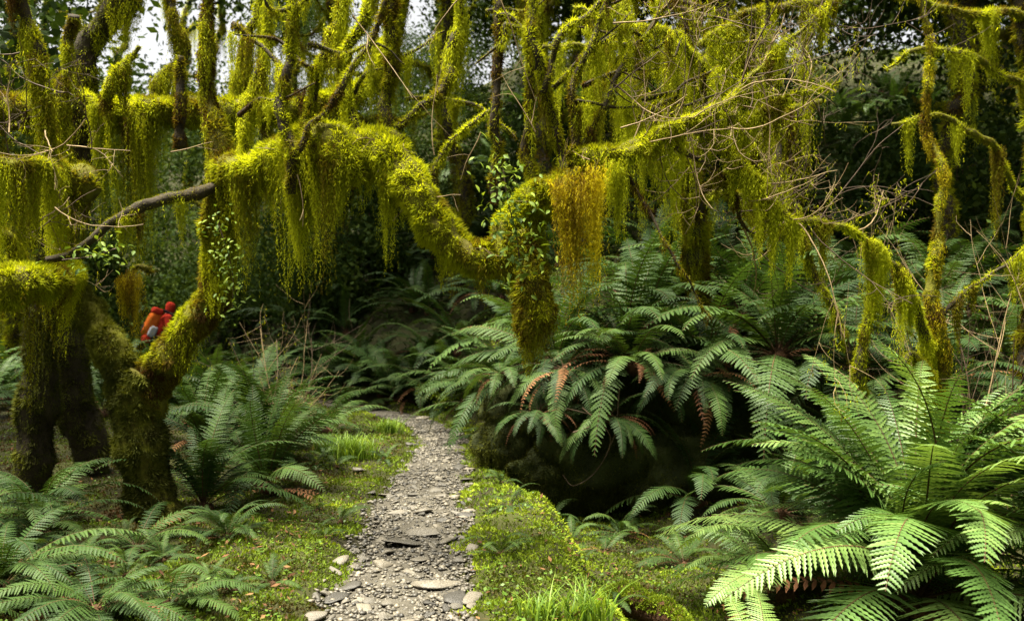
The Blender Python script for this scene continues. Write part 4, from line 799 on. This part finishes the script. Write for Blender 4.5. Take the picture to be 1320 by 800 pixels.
while k < 48:
    x = rng.uniform(-2.6, 1.0); y = rng.uniform(4.3, 10)
    if abs(x-path_c(y)) < .52 or (x > .1 and y < 6.5 and x < .5) or (x > path_c(y) and rng.random() < .6): continue
    k += 1; fern(x, y, rng.uniform(.16, .34), int(rng.integers(6, 10)), 'mid', 'little fern seedling sprouting from the mossy bank beside the path', 'fern seedlings beside the path', ['spread', 'low', 'arch'], dead=int(k % 3 == 0)*2)
# grass tufts
def tuft(x, y, n, h, label, gr=None):
    t = thing('grass_tuft', label, 'grass', (x, y, float(gz(x, y))), gr); Vs, Fs, off = [], [], 0; T = []
    for k in range(n):
        a = rng.uniform(0, 6.3); b = np.array([rng.normal()*h*.35, rng.normal()*h*.22, 0]); d = np.array([math.cos(a), math.sin(a), 0]); L = h*rng.uniform(.6, 1.3); u = np.linspace(0, 1, 5)
        c = b+d*(L*.6*u**2)[:, None]*rng.uniform(.2, 1.2)+np.array([0, 0, 1])*(L*(u-.35*u**2))[:, None]; s = np.array([-d[1], d[0], 0])*(.0045*(1-u)+.0006)[:, None]
        Vs.append(np.stack([c-s, c+s], 1).reshape(-1, 3)); i = off+np.arange(4)*2; Fs.append(np.stack([i, i+1, i+3, i+2], 1)); off += 10; T += [rng.uniform(.2, .9)]*10
    o = link('blades', mesh('blades', np.vstack(Vs), np.vstack(Fs), M['grass'], tint=T), t, 'stuff')
for (gx_, gy_, n_, h_, lb) in [(455, 590, 420, .30, 'bright green grass tuft beside a grey rock on the left bank'), (500, 560, 260, .24, 'grass tuft beside the path where it narrows at the bend'), (425, 585, 260, .26, 'grass tuft below the broad arching fern'), (760, 800, 120, .24, 'grass tuft growing at the end of the mossy verge'), (700, 800, 70, .18, 'short grass tuft in the mossy verge right of the gravel')]:
    X0, d = ray_ground(gx_, gy_); tuft(X0, d, n_, h_, lb)
# rotten log
lg = thing('rotten_log', 'short rotten reddish log with a mossy top beside the huge fern', 'log'); 
tb = Tube([(.62, 5.35, float(gz(.62, 5.35))+.09), (.8, 5.1, float(gz(.8, 5.1))+.14), (1.0, 4.85, float(gz(1.0, 4.85))+.10)], [.07, .10, .06], 14, .4, 3., crook=.06); o = tb.build('log', M['rot'], lg)
u, th = tb.sample(12000); p, N, r = tb.surf(u, th); k = N[:, 2]+.6*vn(p, 9) > .2; p, N = p[k], N[k]; D = norm(N+rng.normal(size=N.shape)*.5); l = .018*rng.uniform(.5, 1.5, len(p)); soup('moss_cover', tris(p, D, norm(np.cross(D, rdir(len(p)))), l, l*.25), M['ground_moss'], .7+rng.normal(size=len(p))*.15, o)
rebase(lg, (.8, 5.1, float(gz(.8, 5.1))))

# ================================================================== hiker in the distance
RED = plain('jacket_red', (.45, .035, .018)); ORG = plain('pack_orange', (.55, .12, .015)); BLK = plain('trouser_black', (.02, .02, .024)); SKIN = plain('skin', (.5, .28, .2)); GREY = plain('grey_cloth', (.35, .36, .38))
hx, hy = px(203, 400, 18)[:2]; hz = float(gz(hx, hy))
pr = thing('person', 'person in red hooded jacket and dark trousers bending forward on the far path', 'person', (hx, hy, hz), rz=R(-60))
def addskin(name, verts, edges, rad, mat, parent):
    import bmesh
    me = bpy.data.meshes.new(name); bm = bmesh.new(); ly = bm.verts.layers.skin.verify()
    vs = [bm.verts.new(v) for v in verts]
    for k, v in enumerate(vs):
        r_ = rad[k]; v[ly].radius = (r_, r_) if not isinstance(r_, tuple) else r_; v[ly].use_root = (k == 0)
    for a, b in edges: bm.edges.new((vs[a], vs[b]))
    bm.to_mesh(me); bm.free(); me.materials.append(mat)
    o = link(name, me, parent); md = o.modifiers.new('skin', 'SKIN'); md.use_smooth_shade = True; sb = o.modifiers.new('sub', 'SUBSURF'); sb.levels = sb.render_levels = 2
    return o
S_ = [(0, 0, .95), (0, .03, 1.1), (0, .12, 1.28), (0, .2, 1.42), (0, .25, 1.52), (0, .28, 1.60), (0, .30, 1.70), (-.18, .18, 1.40), (-.24, .22, 1.15), (-.2, .42, 1.05), (-.19, .5, 1.03), (.18, .18, 1.40), (.25, .2, 1.14), (.22, .40, 1.0), (.21, .48, .98), (-.1, 0, .9), (-.12, .08, .5), (-.12, -.02, .1), (-.12, .12, .04), (.1, 0, .9), (.12, .22, .52), (.12, .2, .1), (.12, .34, .04)]
E_ = [(0, 1), (1, 2), (2, 3), (3, 4), (4, 5), (5, 6), (3, 7), (7, 8), (8, 9), (9, 10), (3, 11), (11, 12), (12, 13), (13, 14), (0, 15), (15, 16), (16, 17), (17, 18), (0, 19), (19, 20), (20, 21), (21, 22)]
Rr = [.13, .13, .15, .13, .06, .085, .07, .06, .05, .04, .035, .06, .05, .04, .035, .09, .07, .05, .045, .09, .07, .05, .045]
addskin('body', S_, E_, Rr, SKIN, pr)
addskin('jacket', S_[:5]+S_[7:10]+S_[11:14], [(0, 1), (1, 2), (2, 3), (3, 4), (3, 5), (5, 6), (6, 7), (3, 8), (8, 9), (9, 10)], [.16, .165, .18, .16, .085, .085, .07, .06, .085, .07, .06], RED, pr)
addskin('trousers', [S_[0]]+S_[15:18]+S_[19:22], [(0, 1), (1, 2), (2, 3), (0, 4), (4, 5), (5, 6)], [.155, .115, .095, .08, .115, .095, .08], BLK, pr)
addskin('hood', [(0, .22, 1.50), (0, .26, 1.60), (0, .26, 1.69), (0, .27, 1.75)], [(0, 1), (1, 2), (2, 3)], [.10, .115, .11, .06], RED, pr)
bp = thing('backpack', 'orange and red backpack with rolled pouches worn by the person on the far path', 'backpack', (hx, hy, hz), rz=R(-60))
def bag(name, c, r3, mat, rx=0):
    V = np.sign(IV3)*np.abs(IV3)**.6*np.array(r3); V *= (1+.13*vn(IV3, 2.5, 5)[:, None]+.07*vn(IV3, 6, 8)[:, None]); o = link(name, mesh(name, V, IF3, mat, smooth=True), bp); o.location = c; o.rotation_euler = (rx, 0, 0)
bag('pack_body', (0, -.12, 1.28), (.17, .13, .27), ORG, -.45); bag('lid', (0, .0, 1.55), (.17, .12, .07), RED, -.4); bag('pocket', (-.05, -.26, 1.2), (.12, .05, .10), BLK, -.45); bag('roll', (0, -.22, .98), (.22, .09, .09), RED); bag('side_pocket', (.19, -.12, 1.12), (.05, .08, .12), GREY, -.4); bag('side_pocket', (-.19, -.12, 1.12), (.05, .08, .12), BLK, -.4)
for s in (-1, 1):
    Q = spl(np.array([(s*.1, -.02, 1.5), (s*.12, .12, 1.56), (s*.13, .3, 1.4), (s*.14, .26, 1.2), (s*.14, .05, 1.1)]), 6); V, Qd = polytube([(Q, np.full(len(Q), .026))], 6); link('strap', mesh('strap', V, Qd, BLK, smooth=True), bp)
